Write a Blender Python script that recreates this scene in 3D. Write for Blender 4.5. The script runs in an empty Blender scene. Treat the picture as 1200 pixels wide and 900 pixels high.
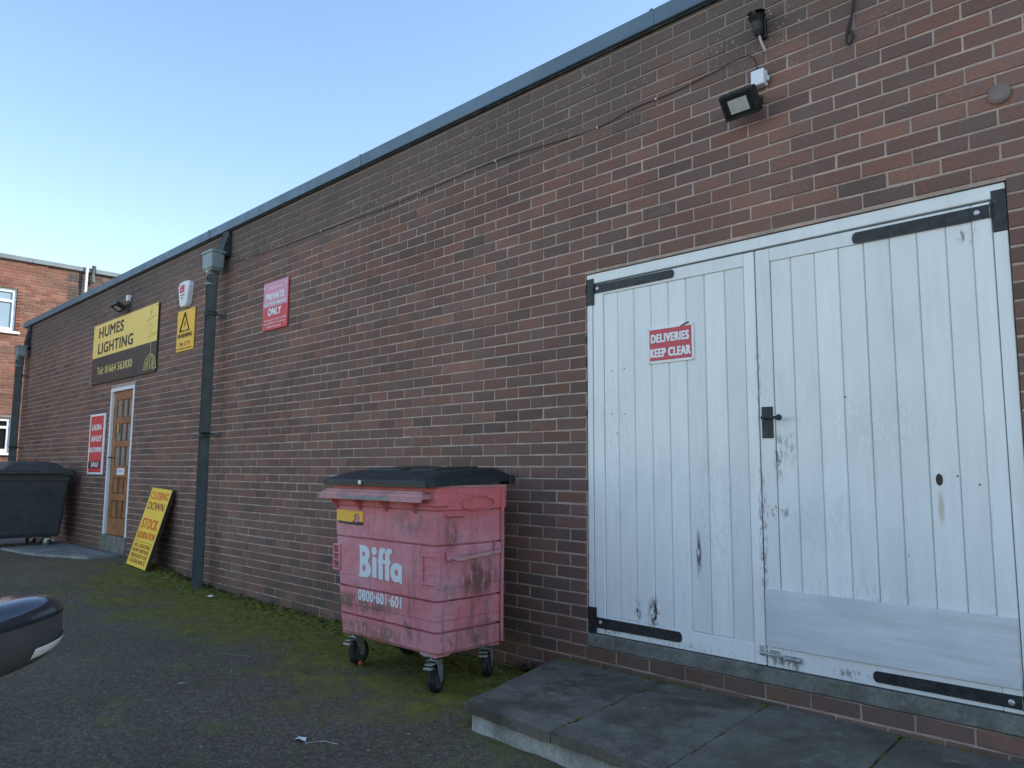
import bpy, bmesh, math, random
from mathutils import Vector, Matrix
random.seed(7)
R = math.radians
scene = bpy.context.scene
COL = scene.collection

# ------------------------------------------------------------------ camera
CAM = Vector((2.838, -3.612, 1.2496))
YAW, PITCH, ROLL, FPX = R(-44.657), R(6.469), R(0.280), 893.0
FWD = Vector((math.sin(YAW)*math.cos(PITCH), math.cos(YAW)*math.cos(PITCH), math.sin(PITCH)))
_r0 = Vector((math.cos(YAW), -math.sin(YAW), 0)); _u0 = _r0.cross(FWD)
RIGHT = math.cos(ROLL)*_r0 + math.sin(ROLL)*_u0
UP = -math.sin(ROLL)*_r0 + math.cos(ROLL)*_u0
cd = bpy.data.cameras.new('camera'); co = bpy.data.objects.new('camera', cd); COL.objects.link(co)
cd.sensor_width = 36; cd.lens = FPX/1200*36; cd.clip_start = .05; cd.clip_end = 2000
m = Matrix((RIGHT, UP, -FWD)).transposed().to_4x4(); m.translation = CAM
co.matrix_world = m
scene.camera = co

# ------------------------------------------------------------------ sky, sun, exposure
SUN_AZ, SUN_EL = R(42), R(33)          # azimuth from +Y towards +X: behind the wall, to the right
w = bpy.data.worlds.new('World'); scene.world = w; w.use_nodes = True
wn = w.node_tree.nodes; wl = w.node_tree.links
bg = wn['Background']; sky = wn.new('ShaderNodeTexSky')
sky.sky_type = 'NISHITA'; sky.sun_disc = False; sky.sun_elevation = SUN_EL; sky.sun_rotation = SUN_AZ
sky.air_density = 1.0; sky.dust_density = 0.0; sky.ozone_density = 0.7
wl.new(sky.outputs[0], bg.inputs[0]); bg.inputs[1].default_value = 0.15
sl = bpy.data.lights.new('sun', 'SUN'); so = bpy.data.objects.new('sun', sl); COL.objects.link(so)
sl.energy = 3.4; sl.angle = R(0.5); sl.color = (1, .93, .82)
sv = Vector((math.sin(SUN_AZ)*math.cos(SUN_EL), math.cos(SUN_AZ)*math.cos(SUN_EL), math.sin(SUN_EL)))
so.rotation_euler = sv.to_track_quat('Z', 'Y').to_euler(); so.location = (20, 20, 30)
vs = scene.view_settings; vs.view_transform = 'Standard'; vs.look = 'None'; vs.gamma = 1
vs.exposure = 1.15

# ------------------------------------------------------------------ node helpers
class NT:
    def __init__(s, name, rough=.8, metal=0., spec=.3):
        s.m = bpy.data.materials.new(name); s.m.use_nodes = True
        s.t = s.m.node_tree; s.b = s.t.nodes['Principled BSDF']
        s.b.inputs['Roughness'].default_value = rough; s.b.inputs['Metallic'].default_value = metal
        s.b.inputs['Specular IOR Level'].default_value = spec
    def n(s, t, **k):
        x = s.t.nodes.new(t)
        for a, v in k.items(): setattr(x, a, v)
        return x
    def put(s, sock, v):
        if isinstance(v, (int, float)): sock.default_value = v
        elif isinstance(v, (tuple, list)):
            sock.default_value = tuple(v) if len(v) == len(sock.default_value) else (*v, 1)
        else: s.t.links.new(v, sock)
    def pos(s): return s.n('ShaderNodeNewGeometry').outputs['Position']
    def objc(s): return s.n('ShaderNodeTexCoord').outputs['Object']
    def sc(s, vec, k):
        x = s.n('ShaderNodeVectorMath', operation='MULTIPLY'); s.put(x.inputs[0], vec); x.inputs[1].default_value = k; return x.outputs[0]
    def xyz(s, vec):
        x = s.n('ShaderNodeSeparateXYZ'); s.put(x.inputs[0], vec); return x.outputs
    def comb(s, a, b, c):
        x = s.n('ShaderNodeCombineXYZ')
        for i, v in enumerate((a, b, c)): s.put(x.inputs[i], v)
        return x.outputs[0]
    def noise(s, vec, scale, detail=4, rough=.55, col=False):
        x = s.n('ShaderNodeTexNoise'); s.put(x.inputs['Vector'], vec); x.inputs['Scale'].default_value = scale
        x.inputs['Detail'].default_value = detail; x.inputs['Roughness'].default_value = rough
        return x.outputs['Color' if col else 'Fac']
    def voro(s, vec, scale, out='Distance'):
        x = s.n('ShaderNodeTexVoronoi'); s.put(x.inputs['Vector'], vec); x.inputs['Scale'].default_value = scale; return x.outputs[out]
    def white(s, vec, out='Value'):
        x = s.n('ShaderNodeTexWhiteNoise', noise_dimensions='3D'); s.put(x.inputs['Vector'], vec); return x.outputs[out]
    def ramp(s, fac, stops, inter='LINEAR'):
        x = s.n('ShaderNodeValToRGB'); e = x.color_ramp.elements; x.color_ramp.interpolation = inter
        while len(e) < len(stops): e.new(.5)
        for el, (p, c) in zip(e, stops):
            el.position = p; el.color = (c, c, c, 1) if isinstance(c, (int, float)) else (*c, 1)
        s.put(x.inputs[0], fac); return x.outputs[0]
    def mix(s, f, a, b, mode='MIX'):
        x = s.n('ShaderNodeMix', data_type='RGBA', blend_type=mode)
        s.put(x.inputs[0], f); s.put(x.inputs[6], a); s.put(x.inputs[7], b); return x.outputs[2]
    def mt(s, op, a, b=0., c=0.):
        x = s.n('ShaderNodeMath', operation=op); s.put(x.inputs[0], a); s.put(x.inputs[1], b); s.put(x.inputs[2], c); return x.outputs[0]
    def step(s, v, a, b):
        x = s.n('ShaderNodeMapRange', interpolation_type='SMOOTHSTEP'); s.put(x.inputs[0], v)
        x.inputs[1].default_value = a; x.inputs[2].default_value = b; return x.outputs[0]
    def col(s, v): s.put(s.b.inputs['Base Color'], v); return s
    def rough(s, v): s.put(s.b.inputs['Roughness'], v); return s
    def bump(s, h, strength=.3, dist=.01):
        x = s.n('ShaderNodeBump'); x.inputs['Strength'].default_value = strength; x.inputs['Distance'].default_value = dist
        s.put(x.inputs['Height'], h); s.t.links.new(x.outputs[0], s.b.inputs['Normal']); return s

def simple(name, c, rough=.6, metal=0., var=.25, scale=9, spec=.3, bump=.08, dirt=None, dirtamt=.5):
    a = NT(name, rough, metal, spec); o = a.objc()
    n1 = a.noise(o, scale, 5); lo = tuple(x*(1-var) for x in c); hi = tuple(min(1, x*(1+var)) for x in c)
    k = a.ramp(n1, [(.3, lo), (.7, hi)])
    if dirt:
        d = a.step(a.noise(o, scale*.7, 6, .65), .5, .72); k = a.mix(a.mt('MULTIPLY', d, dirtamt), k, dirt)
    a.col(k); a.rough(a.ramp(a.noise(o, scale*2.3, 3), [(.3, max(.05, rough-.1)), (.7, min(1, rough+.12))]))
    if bump: a.bump(a.noise(o, scale*12, 4), bump, .004)
    return a.m

def brick_mat(name, axis, stops, weather=True, patch=None):
    a = NT(name, .85, 0, .25); p = a.pos(); x, y, z = a.xyz(p); u = x if axis == 'x' else y
    row = a.mt('FLOOR', a.mt('DIVIDE', z, .075)); par = a.mt('MODULO', row, 2.0)
    uu = a.mt('ADD', a.mt('DIVIDE', u, .225), a.mt('MULTIPLY', a.mt('SUBTRACT', 1.0, par), .5))
    idv = a.comb(a.mt('FLOOR', uu), row, 3.7)
    rnd = a.white(idv); rc = a.white(a.sc(idv, (1.3, 1.7, 1)))
    c = a.ramp(a.mt('ADD', a.mt('MULTIPLY', rnd, .8), a.mt('MULTIPLY', a.noise(p, 2.2, 3), .2)), stops)
    # kiln shading: each brick fades to a cooler tone over part of its length
    fade = a.noise(a.comb(a.mt('ADD', a.mt('MULTIPLY', u, 4.0), a.mt('MULTIPLY', rc, 40)), a.mt('MULTIPLY', z, 5), rc), 1.6, 2)
    c = a.mix(a.mt('MULTIPLY', a.step(fade, .45, .7), .55), c, (.150, .112, .102) if weather else (.16, .085, .06))
    val = a.ramp(rc, [(0, .88), (1, 1.12)]); c = a.mix(1.0, c, val, 'MULTIPLY')
    fine = a.noise(p, 150, 5, .7); c = a.mix(.55, c, a.ramp(fine, [(.3, .5), (.7, 1.45)]), 'MULTIPLY')
    if weather:
        top = a.mt('ADD', a.step(z, 2.95, 3.75), a.mt('MULTIPLY', a.mt('SUBTRACT', a.noise(p, 1.3, 4), .5), 1.5))
        top = a.step(top, .25, 1.0)
        c = a.mix(a.mt('MULTIPLY', top, .72), c, (.108, .088, .078))
        big = a.noise(a.sc(p, (1, 1, 1.6)), .55, 4, .6); c = a.mix(1.0, c, a.ramp(big, [(.3, .78), (.7, 1.16)]), 'MULTIPLY')
        # lime runs and lichen specks near the coping
        spk = a.step(a.noise(a.sc(p, (1, 1, .6)), 60, 4, .7), .60, .66); spz = a.mt('MULTIPLY', spk, a.step(z, 3.1, 3.6))
        spz = a.mt('MULTIPLY', spz, a.step(a.noise(p, 1.1, 2), .42, .56))
        c = a.mix(spz, c, (.42, .41, .38))
        low = a.mt('SUBTRACT', 1.0, a.step(z, .12, .75)); low = a.mt('MULTIPLY', low, a.step(a.noise(p, 3.0, 4), .3, .65))
        c = a.mix(a.mt('MULTIPLY', low, .35), c, (.055, .058, .04))
        # old paint or plaster splashes
        sp2 = a.step(a.noise(p, 23, 3, .6), .755, .78); c = a.mix(a.mt('MULTIPLY', sp2, .6), c, (.4, .38, .36))
        salt = a.mt('MULTIPLY', a.step(a.noise(p, .8, 5, .7), .56, .72), a.step(a.noise(p, 40, 4, .7), .45, .6)); c = a.mix(a.mt('MULTIPLY', salt, .12), c, (.30, .27, .25))
    if patch:  # painted shade: darkens a block of bricks in place of a cast shadow
        shade_mask = a.mt('MULTIPLY', a.step(u, patch[0], patch[0]+.12), a.step(z, patch[1], patch[1]+.3))
        shade_mask = a.mt('MULTIPLY', shade_mask, a.step(a.white(a.sc(idv, (2.1, .7, 1))), .1, .25))
        c = a.mix(a.mt('MULTIPLY', shade_mask, .92), c, (.05, .042, .042))
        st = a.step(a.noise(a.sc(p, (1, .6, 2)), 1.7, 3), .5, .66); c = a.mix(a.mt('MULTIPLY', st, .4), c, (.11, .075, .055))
    a.col(c); a.rough(a.ramp(fine, [(.2, .7), (.8, .95)]))
    a.bump(a.mt('ADD', a.mt('MULTIPLY', a.noise(p, 260, 4, .7), .6), a.noise(p, 70, 4, .6)), .35, .004)
    return a.m

def mortar_mat(name, c):
    a = NT(name, .95, 0, .2); p = a.pos(); x, y, z = a.xyz(p)
    k = a.ramp(a.noise(p, 6, 5, .6), [(.3, tuple(v*.62 for v in c)), (.65, c)])
    k = a.mix(.6, k, a.ramp(a.noise(p, 170, 4, .7), [(.3, .6), (.7, 1.3)]), 'MULTIPLY')
    t = a.step(a.mt('ADD', z, a.mt('MULTIPLY', a.noise(p, 1.4, 4), .9)), 3.5, 4.1)
    k = a.mix(a.mt('MULTIPLY', t, .62), k, (.17, .145, .125))
    lo = a.mt('MULTIPLY', a.mt('SUBTRACT', 1.0, a.step(z, .1, .5)), a.step(a.noise(p, 4, 3), .35, .6))
    k = a.mix(a.mt('MULTIPLY', lo, .5), k, (.09, .09, .07))
    a.col(k); a.bump(a.noise(p, 220, 5, .7), .6, .004); return a.m

M = {}
M['brick'] = brick_mat('brown_brick', 'x', [(0, (.130, .087, .075)), (.22, (.155, .096, .078)), (.45, (.178, .100, .079)), (.68, (.198, .105, .080)), (.86, (.230, .115, .083)), (1, (.158, .112, .099))])
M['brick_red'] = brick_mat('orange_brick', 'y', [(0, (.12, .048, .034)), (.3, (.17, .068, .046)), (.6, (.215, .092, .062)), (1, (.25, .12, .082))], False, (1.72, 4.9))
M['mortar'] = mortar_mat('mortar', (.50, .385, .32))
M['mortar_red'] = mortar_mat('pale_mortar', (.27, .23, .20))

def paint_mat():
    a = NT('white_door_paint', .5, 0, .35); p = a.pos(); x, y, z = a.xyz(p)
    gr = a.noise(a.sc(p, (30, 30, 2.6)), 1, 6, .65)
    k = a.ramp(gr, [(.25, (.70, .71, .695)), (.6, (.765, .775, .755))])
    k = a.mix(1.0, k, a.ramp(a.n('ShaderNodeObjectInfo').outputs['Random'], [(0, .93), (1, 1.05)]), 'MULTIPLY')
    mott = a.step(a.noise(a.sc(p, (5, 5, 2.2)), 1, 6, .65), .45, .75)
    k = a.mix(a.mt('MULTIPLY', mott, .3), k, (.50, .52, .50))
    lowz = a.mt('SUBTRACT', 1.0, a.step(z, .3, 1.5))
    # streaks of dirt that run down, chips through to weathered wood
    st = a.step(a.noise(a.sc(p, (85, 85, 4.5)), 1, 4, .6), .64, .8)
    k = a.mix(a.mt('MULTIPLY', st, a.mt('ADD', .22, a.mt('MULTIPLY', lowz, .35))), k, (.19, .19, .17))
    ch = a.noise(a.sc(p, (70, 70, 16)), 1, 5, .7); th = a.mt('SUBTRACT', .735, a.mt('MULTIPLY', lowz, .06))
    chip = a.step(a.mt('SUBTRACT', ch, th), 0, .02)
    k = a.mix(a.mt('MULTIPLY', chip, .85), k, (.075, .068, .06))
    def blob(bx, bz, rx, rz, colr, amt, lo=.45):
        nonlocal k
        dx = a.mt('DIVIDE', a.mt('SUBTRACT', x, bx), rx); dz = a.mt('DIVIDE', a.mt('SUBTRACT', z, bz), rz)
        d = a.mt('SQRT', a.mt('ADD', a.mt('MULTIPLY', dx, dx), a.mt('MULTIPLY', dz, dz)))
        f = a.mt('SUBTRACT', 1.0, a.step(d, .25, 1.0))
        nn = a.step(a.noise(a.sc(p, (60, 60, 22)), 1, 5, .7), lo, lo+.12)
        k = a.mix(a.mt('MULTIPLY', a.mt('MULTIPLY', f, nn), amt), k, colr)
    blob(1.115, 1.33, .035, .16, (.16, .155, .14), .8); blob(1.17, 1.37, .05, .12, (.24, .23, .21), .5)
    blob(1.1, 1.05, .1, .05, (.10, .10, .09), .9, .5); blob(.36, .47, .05, .12, (.05, .04, .03), 1.0, .42)
    blob(.255, .47, .03, .09, (.05, .04, .03), .95, .46); blob(.65, .82, .022, .16, (.045, .04, .035), 1.0, .42)
    blob(.05, .33, .12, .03, (.2, .19, .17), .6); blob(1.1, .34, .13, .04, (.17, .16, .15), .8, .46)
    blob(1.83, 1.1, .018, .1, (.46, .40, .26), .7, .3); blob(1.42, .34, .12, .03, (.12, .12, .11), .8, .5)
    blob(1.02, .95, .03, .5, (.13, .12, .11), .8, .47); blob(1.02, 1.75, .02, .4, (.25, .24, .22), .6, .5); blob(1.99, 2.27, .06, .07, (.10, .09, .08), .8, .52); blob(.12, 1.5, .2, .5, (.45, .46, .45), .3, .52); blob(1.75, .45, .3, .05, (.22, .21, .2), .6, .5); blob(.5, .33, .5, .025, (.22, .21, .19), .6, .5); blob(1.45, .7, .4, .1, (.45, .46, .46), .35, .5); blob(.75, 1.0, .25, .5, (.5, .51, .5), .35, .5)
    blob(1.6, 1.45, .35, .25, (.56, .58, .56), .4, .4); blob(1.3, 1.0, .3, .2, (.55, .58, .59), .4, .4)
    a.col(k); a.rough(a.ramp(gr, [(.3, .42), (.7, .62)]))
    a.bump(a.mt('ADD', gr, a.mt('MULTIPLY', chip, -1.0)), .3, .003); return a.m
M['paint'] = paint_mat()

def patch_mat():
    a = NT('brushed_plywood_paint', .55); p = a.pos()
    b = a.noise(a.sc(p, (3, 3, 26)), 1, 5, .6); c2 = a.noise(p, 3.2, 4)
    k = a.ramp(b, [(.3, (.52, .54, .545)), (.68, (.68, .70, .70))]); k = a.mix(a.mt('MULTIPLY', a.step(c2, .45, .7), .35), k, (.42, .45, .47))
    ch = a.step(a.noise(p, 55, 4, .7), .76, .78); k = a.mix(a.mt('MULTIPLY', ch, .7), k, (.15, .14, .13))
    a.col(k); a.bump(b, .3, .002); return a.m
M['patch'] = patch_mat()
M['iron'] = simple('black_painted_iron', (.018, .019, .02), .5, 0, .4, 30, .4, .15, (.10, .09, .08), .35)
M['steel'] = simple('galvanised_steel', (.46, .48, .48), .45, .7, .25, 25, .5, .1, (.14, .12, .1), .6)
M['screw'] = simple('bolt_head', (.5, .5, .5), .4, .6, .2, 60)
M['grey_pvc'] = simple('grey_pvc', (.20, .25, .25), .45, 0, .15, 7, .4, .05, (.16, .17, .16), .4)
M['dark_pvc'] = simple('dark_grey_pvc', (.105, .118, .115), .7, 0, .2, 6, .2, .05, (.10, .11, .10), .5)
M['coping'] = simple('blue_grey_coping', (.10, .155, .20), .5, .0, .14, 3, .4, .03, (.10, .125, .14), .5)
M['coping_far'] = simple('grey_coping', (.16, .19, .205), .6, 0, .18, 3, .3, .05, (.1, .11, .1), .4)
M['lead'] = simple('dark_shade_line', (.028, .03, .033), .6, 0, .5, 22, .3, .3, (.15, .16, .16), .5)
M['roof'] = simple('roof_felt', (.06, .06, .06), .9)
M['white_pvc'] = simple('white_upvc', (.72, .74, .76), .35, 0, .05, 5, .4, .0)
M['black_plastic'] = simple('black_plastic', (.013, .014, .015), .45, 0, .3, 20, .4, .05)
M['cable'] = simple('black_cable', (.035, .031, .03), .6, 0, .2, 20)
M['white_cable'] = simple('white_cable', (.55, .54, .5), .5, 0, .2, 20)
M['lens'] = simple('floodlight_glass', (.42, .45, .42), .15, 0, .1, 30, .6, 0)
M['dark_rim'] = simple('grey_wheel_centre', (.10, .105, .105), .6, .2, .3, 30, .3, .1, (.05, .05, .045), .6)
M['rubber'] = simple('grey_rubber', (.022, .023, .024), .8, 0, .3, 40, .2, .1, (.12, .12, .11), .5)
M['lid'] = simple('dark_green_lid', (.014, .021, .021), .42, 0, .35, 9, .4, .05, (.05, .055, .05), .35)
M['black_bin'] = simple('charcoal_bin_plastic', (.055, .06, .06), .5, 0, .25, 6, .35, .04, (.04, .042, .04), .4)

def conc(name, c, sc=5, moss=.3, grain=90, blot=.45):
    a = NT(name, .92, 0, .2); p = a.pos()
    k = a.ramp(a.noise(p, sc, 6, .62), [(.28, tuple(v*.6 for v in c)), (.7, tuple(v*1.2 for v in c))])
    k = a.mix(.6, k, a.ramp(a.noise(p, grain, 4, .7), [(.3, .55), (.7, 1.4)]), 'MULTIPLY')
    g = a.mt('MULTIPLY', a.step(a.noise(p, sc*.6, 5, .65), .46, .64), moss); k = a.mix(g, k, (.075, .078, .04))
    dk = a.step(a.noise(p, sc*1.1, 7, .72), .50, .62); k = a.mix(a.mt('MULTIPLY', dk, blot), k, tuple(v*.4 for v in c))
    lt = a.step(a.noise(a.sc(p, (1.0, 1.4, 1)), sc*2.2, 6, .7), .56, .70); k = a.mix(a.mt('MULTIPLY', lt, blot*.6), k, tuple(min(1, v*1.7) for v in c))
    sp = a.step(a.noise(p, 48, 3, .6), .70, .75); k = a.mix(a.mt('MULTIPLY', sp, .55), k, (.36, .36, .33))
    a.col(k); a.rough(a.ramp(dk, [(0, .95), (1, .7)])); a.bump(a.mt('ADD', a.noise(p, grain*1.4, 5, .7), a.mt('MULTIPLY', a.noise(p, 18, 5), 1.5)), .5, .007); return a.m
M['slab'] = conc('paving_slab', (.185, .165, .135), 3.2, .5, 90, .75)
M['sill'] = conc('old_concrete_sill', (.20, .195, .175), 8, .35, 60)
M['riser'] = conc('pale_render', (.50, .50, .47), 7, .15, 70)
M['path'] = conc('grey_path_concrete', (.30, .29, .27), 4, .2)

def ground_mat():
    a = NT('mossy_tarmac', .93, 0, .2); p = a.pos(); x, y, z = a.xyz(p)
    ag = a.voro(p, 95, 'Color'); agv = a.xyz(ag)[0]
    k = a.ramp(a.noise(p, .9, 5, .6), [(.3, (.112, .092, .062)), (.7, (.155, .126, .086))])
    k = a.mix(.75, k, a.ramp(agv, [(.1, .72), (.75, 1.1), (.99, 1.9)]), 'MULTIPLY')
    k = a.mix(.6, k, a.ramp(a.noise(p, 24, 5, .7), [(.3, .6), (.7, 1.4)]), 'MULTIPLY')
    # moss: thick along the foot of the wall, breaking up towards the yard
    d = a.mt('ADD', a.mt('MULTIPLY', y, .62), a.mt('MULTIPLY', a.noise(p, 1.15, 5, .62), 1.9))
    span = a.mt('MULTIPLY', a.step(x, -8.5, -5.5), a.mt('SUBTRACT', 1.0, a.step(x, -.4, 1.2)))
    ms = a.mt('MULTIPLY', a.step(d, .05, .62), span)
    ms = a.mt('MULTIPLY', ms, a.step(a.noise(p, 13, 5, .7), .30, .54))
    md = a.mt('MULTIPLY', a.step(a.noise(p, 3.1, 5, .65), .54, .7), a.mt('MULTIPLY', a.step(y, -3.0, -1.0), .75))
    ms = a.mt('MAXIMUM', ms, a.mt('MULTIPLY', md, span))
    mc = a.ramp(a.noise(p, 9, 5, .7), [(.3, (.09, .092, .016)), (.55, (.19, .18, .028)), (.8, (.31, .265, .042))])
    mc = a.mix(.7, mc, a.ramp(a.noise(p, 130, 4, .7), [(.3, .4), (.7, 1.6)]), 'MULTIPLY')
    k = a.mix(ms, k, mc); a.col(k)
    h = a.mt('ADD', a.mt('MULTIPLY', agv, .5), a.mt('MULTIPLY', a.mt('MULTIPLY', ms, a.noise(p, 60, 4, .7)), 2.0))
    a.bump(h, .6, .008); return a.m
M['ground'] = ground_mat()

def bin_mat():
    a = NT('faded_red_bin_plastic', .55, 0, .3); p = a.objc(); x, y, z = a.xyz(p)
    n = a.n('ShaderNodeNewGeometry'); nx, ny, nz = a.xyz(n.outputs['Normal'])
    k = a.ramp(a.noise(p, 3.2, 5, .6), [(.3, (.60, .16, .175)), (.55, (.66, .265, .30)), (.75, (.68, .36, .40))])
    up = a.step(a.mt('ADD', z, a.mt('MULTIPLY', a.noise(p, 5, 4), .2)), 1.02, 1.14); k = a.mix(a.mt('MULTIPLY', up, .8), k, (.68, .155, .155))
    k = a.mix(.4, k, a.ramp(a.noise(p, 45, 5, .7), [(.3, .65), (.7, 1.25)]), 'MULTIPLY')
    vst = a.step(a.noise(a.sc(p, (16, 16, 2.2)), 1, 5, .65), .52, .72); lo = a.mt('SUBTRACT', 1.0, a.step(z, .25, .65))
    k = a.mix(a.mt('MULTIPLY', vst, a.mt('ADD', .34, a.mt('MULTIPLY', lo, .5))), k, (.125, .08, .058))
    gm = a.mt('MULTIPLY', a.step(a.noise(p, 6.5, 6, .7), .55, .68), a.mt('ADD', .3, a.mt('MULTIPLY', lo, .5))); k = a.mix(gm, k, (.10, .085, .06))
    sp = a.step(a.noise(p, 55, 4, .7), .69, .74); k = a.mix(a.mt('MULTIPLY', sp, .6), k, (.09, .055, .055))
    ws = a.step(a.noise(a.sc(p, (14, 14, 60)), 1, 4, .7), .74, .78); k = a.mix(a.mt('MULTIPLY', ws, .35), k, (.55, .42, .44))
    for cx, cy, cz, rx, ry, rz, c_, amt in ((.53, .03, .42+.19, .1, .2, .16, (.13, .075, .055), .85), (.53, -.19, .88, .1, .07, .12, (.16, .10, .075), .8), (.53, .05, .30, .1, .25, .12, (.14, .085, .06), .5), (-.25, -.27, .42, .5, .1, .07, (.15, .115, .075), .85), (-.1, -.27, .27, .45, .1, .06, (.15, .11, .07), .8), (.3, -.27, .95, .25, .1, .12, (.20, .14, .13), .55)):
        q = [a.mt('DIVIDE', a.mt('SUBTRACT', v_, c0), r0) for v_, c0, r0 in ((x, cx, rx), (y, cy, ry), (z, cz, rz))]
        dd = a.mt('SQRT', a.mt('ADD', a.mt('MULTIPLY', q[0], q[0]), a.mt('ADD', a.mt('MULTIPLY', q[1], q[1]), a.mt('MULTIPLY', q[2], q[2]))))
        f_ = a.mt('MULTIPLY', a.mt('SUBTRACT', 1.0, a.step(dd, .4, 1.05)), a.step(a.noise(a.sc(p, (22, 22, 9)), 1, 6, .7), .40, .56))
        k = a.mix(a.mt('MULTIPLY', f_, amt), k, c_)
    a.col(k); a.rough(a.ramp(a.noise(p, 12, 3), [(.3, .45), (.7, .72)])); a.bump(a.noise(p, 60, 4), .12, .004); return a.m
M['bin'] = bin_mat()
M['bin_worn'] = simple('worn_bin_rim', (.50, .25, .24), .65, 0, .2, 7, .3, .05, (.20, .16, .13), .7)
M['worn_grey'] = simple('worn_grey_plastic', (.26, .25, .24), .7, 0, .25, 9, .3, .05, (.55, .22, .2), .5)
M['wood_door'] = simple('varnished_brown_door', (.29, .12, .045), .5, 0, .3, 5, .35, .1, (.1, .06, .035), .5)
M['wood_dark'] = simple('door_moulding', (.13, .058, .026), .5, 0, .3, 8, .35, .1)
M['pane'] = simple('obscure_glass', (.2, .2, .18), .18, 0, .12, 12, .6, .05)
M['glass_dark'] = simple('dark_window_glass', (.012, .014, .016), .05, 0, .2, 3, .7, 0)
M['blind'] = simple('pale_window_blind', (.22, .30, .36), .3, 0, .06, 2, .5, 0)
M['brass'] = simple('brass', (.5, .36, .13), .4, .5, .15, 30)
M['leafm'] = simple('dead_leaf', (.07, .045, .025), .8, 0, .6, 3, .2, .1)
M['stone'] = simple('pale_chipping', (.24, .24, .22), .85, 0, .5, 7, .2, .1)
def flat(name, c, rough=.45, var=.05, dirt=None): return simple(name, c, rough, 0, var, 1.3, .35, 0, dirt, .35)
M['yellow'] = flat('sign_yellow', (.88, .64, .17)); M['yellow2'] = flat('warning_yellow', (.88, .50, .05)); M['yellow3'] = flat('board_yellow', (.90, .58, .06), .5, .1, (.5, .42, .12))
M['sign_dark'] = flat('sign_charcoal', (.038, .037, .036)); M['ink'] = flat('black_ink', (.02, .02, .02)); M['ink_soft'] = flat('faded_ink', (.09, .08, .05))
M['gold'] = flat('gold_print', (.62, .52, .17)); M['gold_dim'] = flat('dim_gold_print', (.30, .26, .12)); M['olive'] = flat('olive_print', (.45, .38, .1))
M['red'] = flat('sign_red', (.60, .05, .06)); M['red_pink'] = flat('sign_red_pink', (.62, .26, .36)); M['white'] = flat('sign_white', (.78, .78, .78)); M['red_del'] = flat('sign_red_old', (.56, .07, .09), .45, .15, (.4, .12, .13))
M['orange_ink'] = flat('orange_red_ink', (.68, .12, .02)); M['maroon_ink'] = flat('maroon_ink', (.28, .05, .02)); M['blue_ink'] = flat('blue_ink', (.1, .2, .5))
M['white_old'] = flat('worn_white_print', (.74, .78, .80), .5, .08, (.4, .3, .32))
M['car'] = simple('black_car_paint', (.03, .036, .048), .06, .35, .1, 3, 1.0, 0); M['car_trim'] = simple('dark_car_trim', (.042, .041, .04), .55, 0, .1, 10, .3, .05)
M['amber'] = simple('clear_indicator_lens', (.55, .55, .52), .2, 0, .08, 20, .6, 0); M['tyre'] = simple('tyre', (.02, .02, .02), .85, 0, .2, 20)
M['orange'] = flat('orange_plastic', (.6, .12, .03))

# ------------------------------------------------------------------ mesh helpers
def wloc(o):
    v = Vector((0, 0, 0))
    while o: v += o.location; o = o.parent
    return v
def obj(name, bm, mat, parent=None, smooth=False, loc=None):
    """bm holds WORLD coordinates; origin goes to loc or to the parent's origin"""
    me = bpy.data.meshes.new(name)
    org = Vector(loc) if loc is not None else (wloc(parent) if parent else Vector((0, 0, 0)))
    bmesh.ops.recalc_face_normals(bm, faces=bm.faces[:])
    for v in bm.verts: v.co -= org
    if smooth:
        for f in bm.faces: f.smooth = True
    bm.to_mesh(me); bm.free()
    for x in (mat if isinstance(mat, list) else [mat]): me.materials.append(x)
    o = bpy.data.objects.new(name, me); COL.objects.link(o)
    if parent: o.parent = parent; o.location = org - wloc(parent)
    else: o.location = org
    return o
def tag(o, label=None, cat=None, group=None, kind=None):
    for k, v in (('label', label), ('category', cat), ('group', group), ('kind', kind)):
        if v: o[k] = v
    return o
def thing(name, label, cat, loc=(0, 0, 0), group=None):
    o = bpy.data.objects.new(name, None); COL.objects.link(o); o.location = loc; o.empty_display_size = .1
    return tag(o, label, cat, group)
def dup(o, parent=None, off=None):
    c = o.copy(); COL.objects.link(c)
    if parent: c.parent = parent
    if off is not None: c.location = o.location + Vector(off)
    for ch in list(o.children): dup(ch, c)
    return c
def B(): return bmesh.new()
def box(bm, x0, x1, y0, y1, z0, z1, bev=0., seg=1, mi=0, mtx=None):
    r = bmesh.ops.create_cube(bm, size=1)['verts']
    for v in r: v.co = Vector(((x0+x1)/2+v.co.x*(x1-x0), (y0+y1)/2+v.co.y*(y1-y0), (z0+z1)/2+v.co.z*(z1-z0)))
    es = list({e for v in r for e in v.link_edges}); fs = list({f for v in r for f in v.link_faces}); vs_ = r
    if bev:
        g = bmesh.ops.bevel(bm, geom=es, offset=bev, segments=seg, affect='EDGES', profile=.5)
        vs_ = list({v for f in g['faces'] for v in f.verts}); fs = g['faces']
    for f in {f for v in vs_ for f in v.link_faces}: f.material_index = mi
    if mtx is not None:
        for v in vs_: v.co = mtx @ v.co
    return vs_
def frame3(d):
    d = Vector(d).normalized(); a = Vector((0, 0, 1)) if abs(d.z) < .9 else Vector((1, 0, 0))
    x = d.cross(a).normalized(); return x, x.cross(d).normalized()
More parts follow.
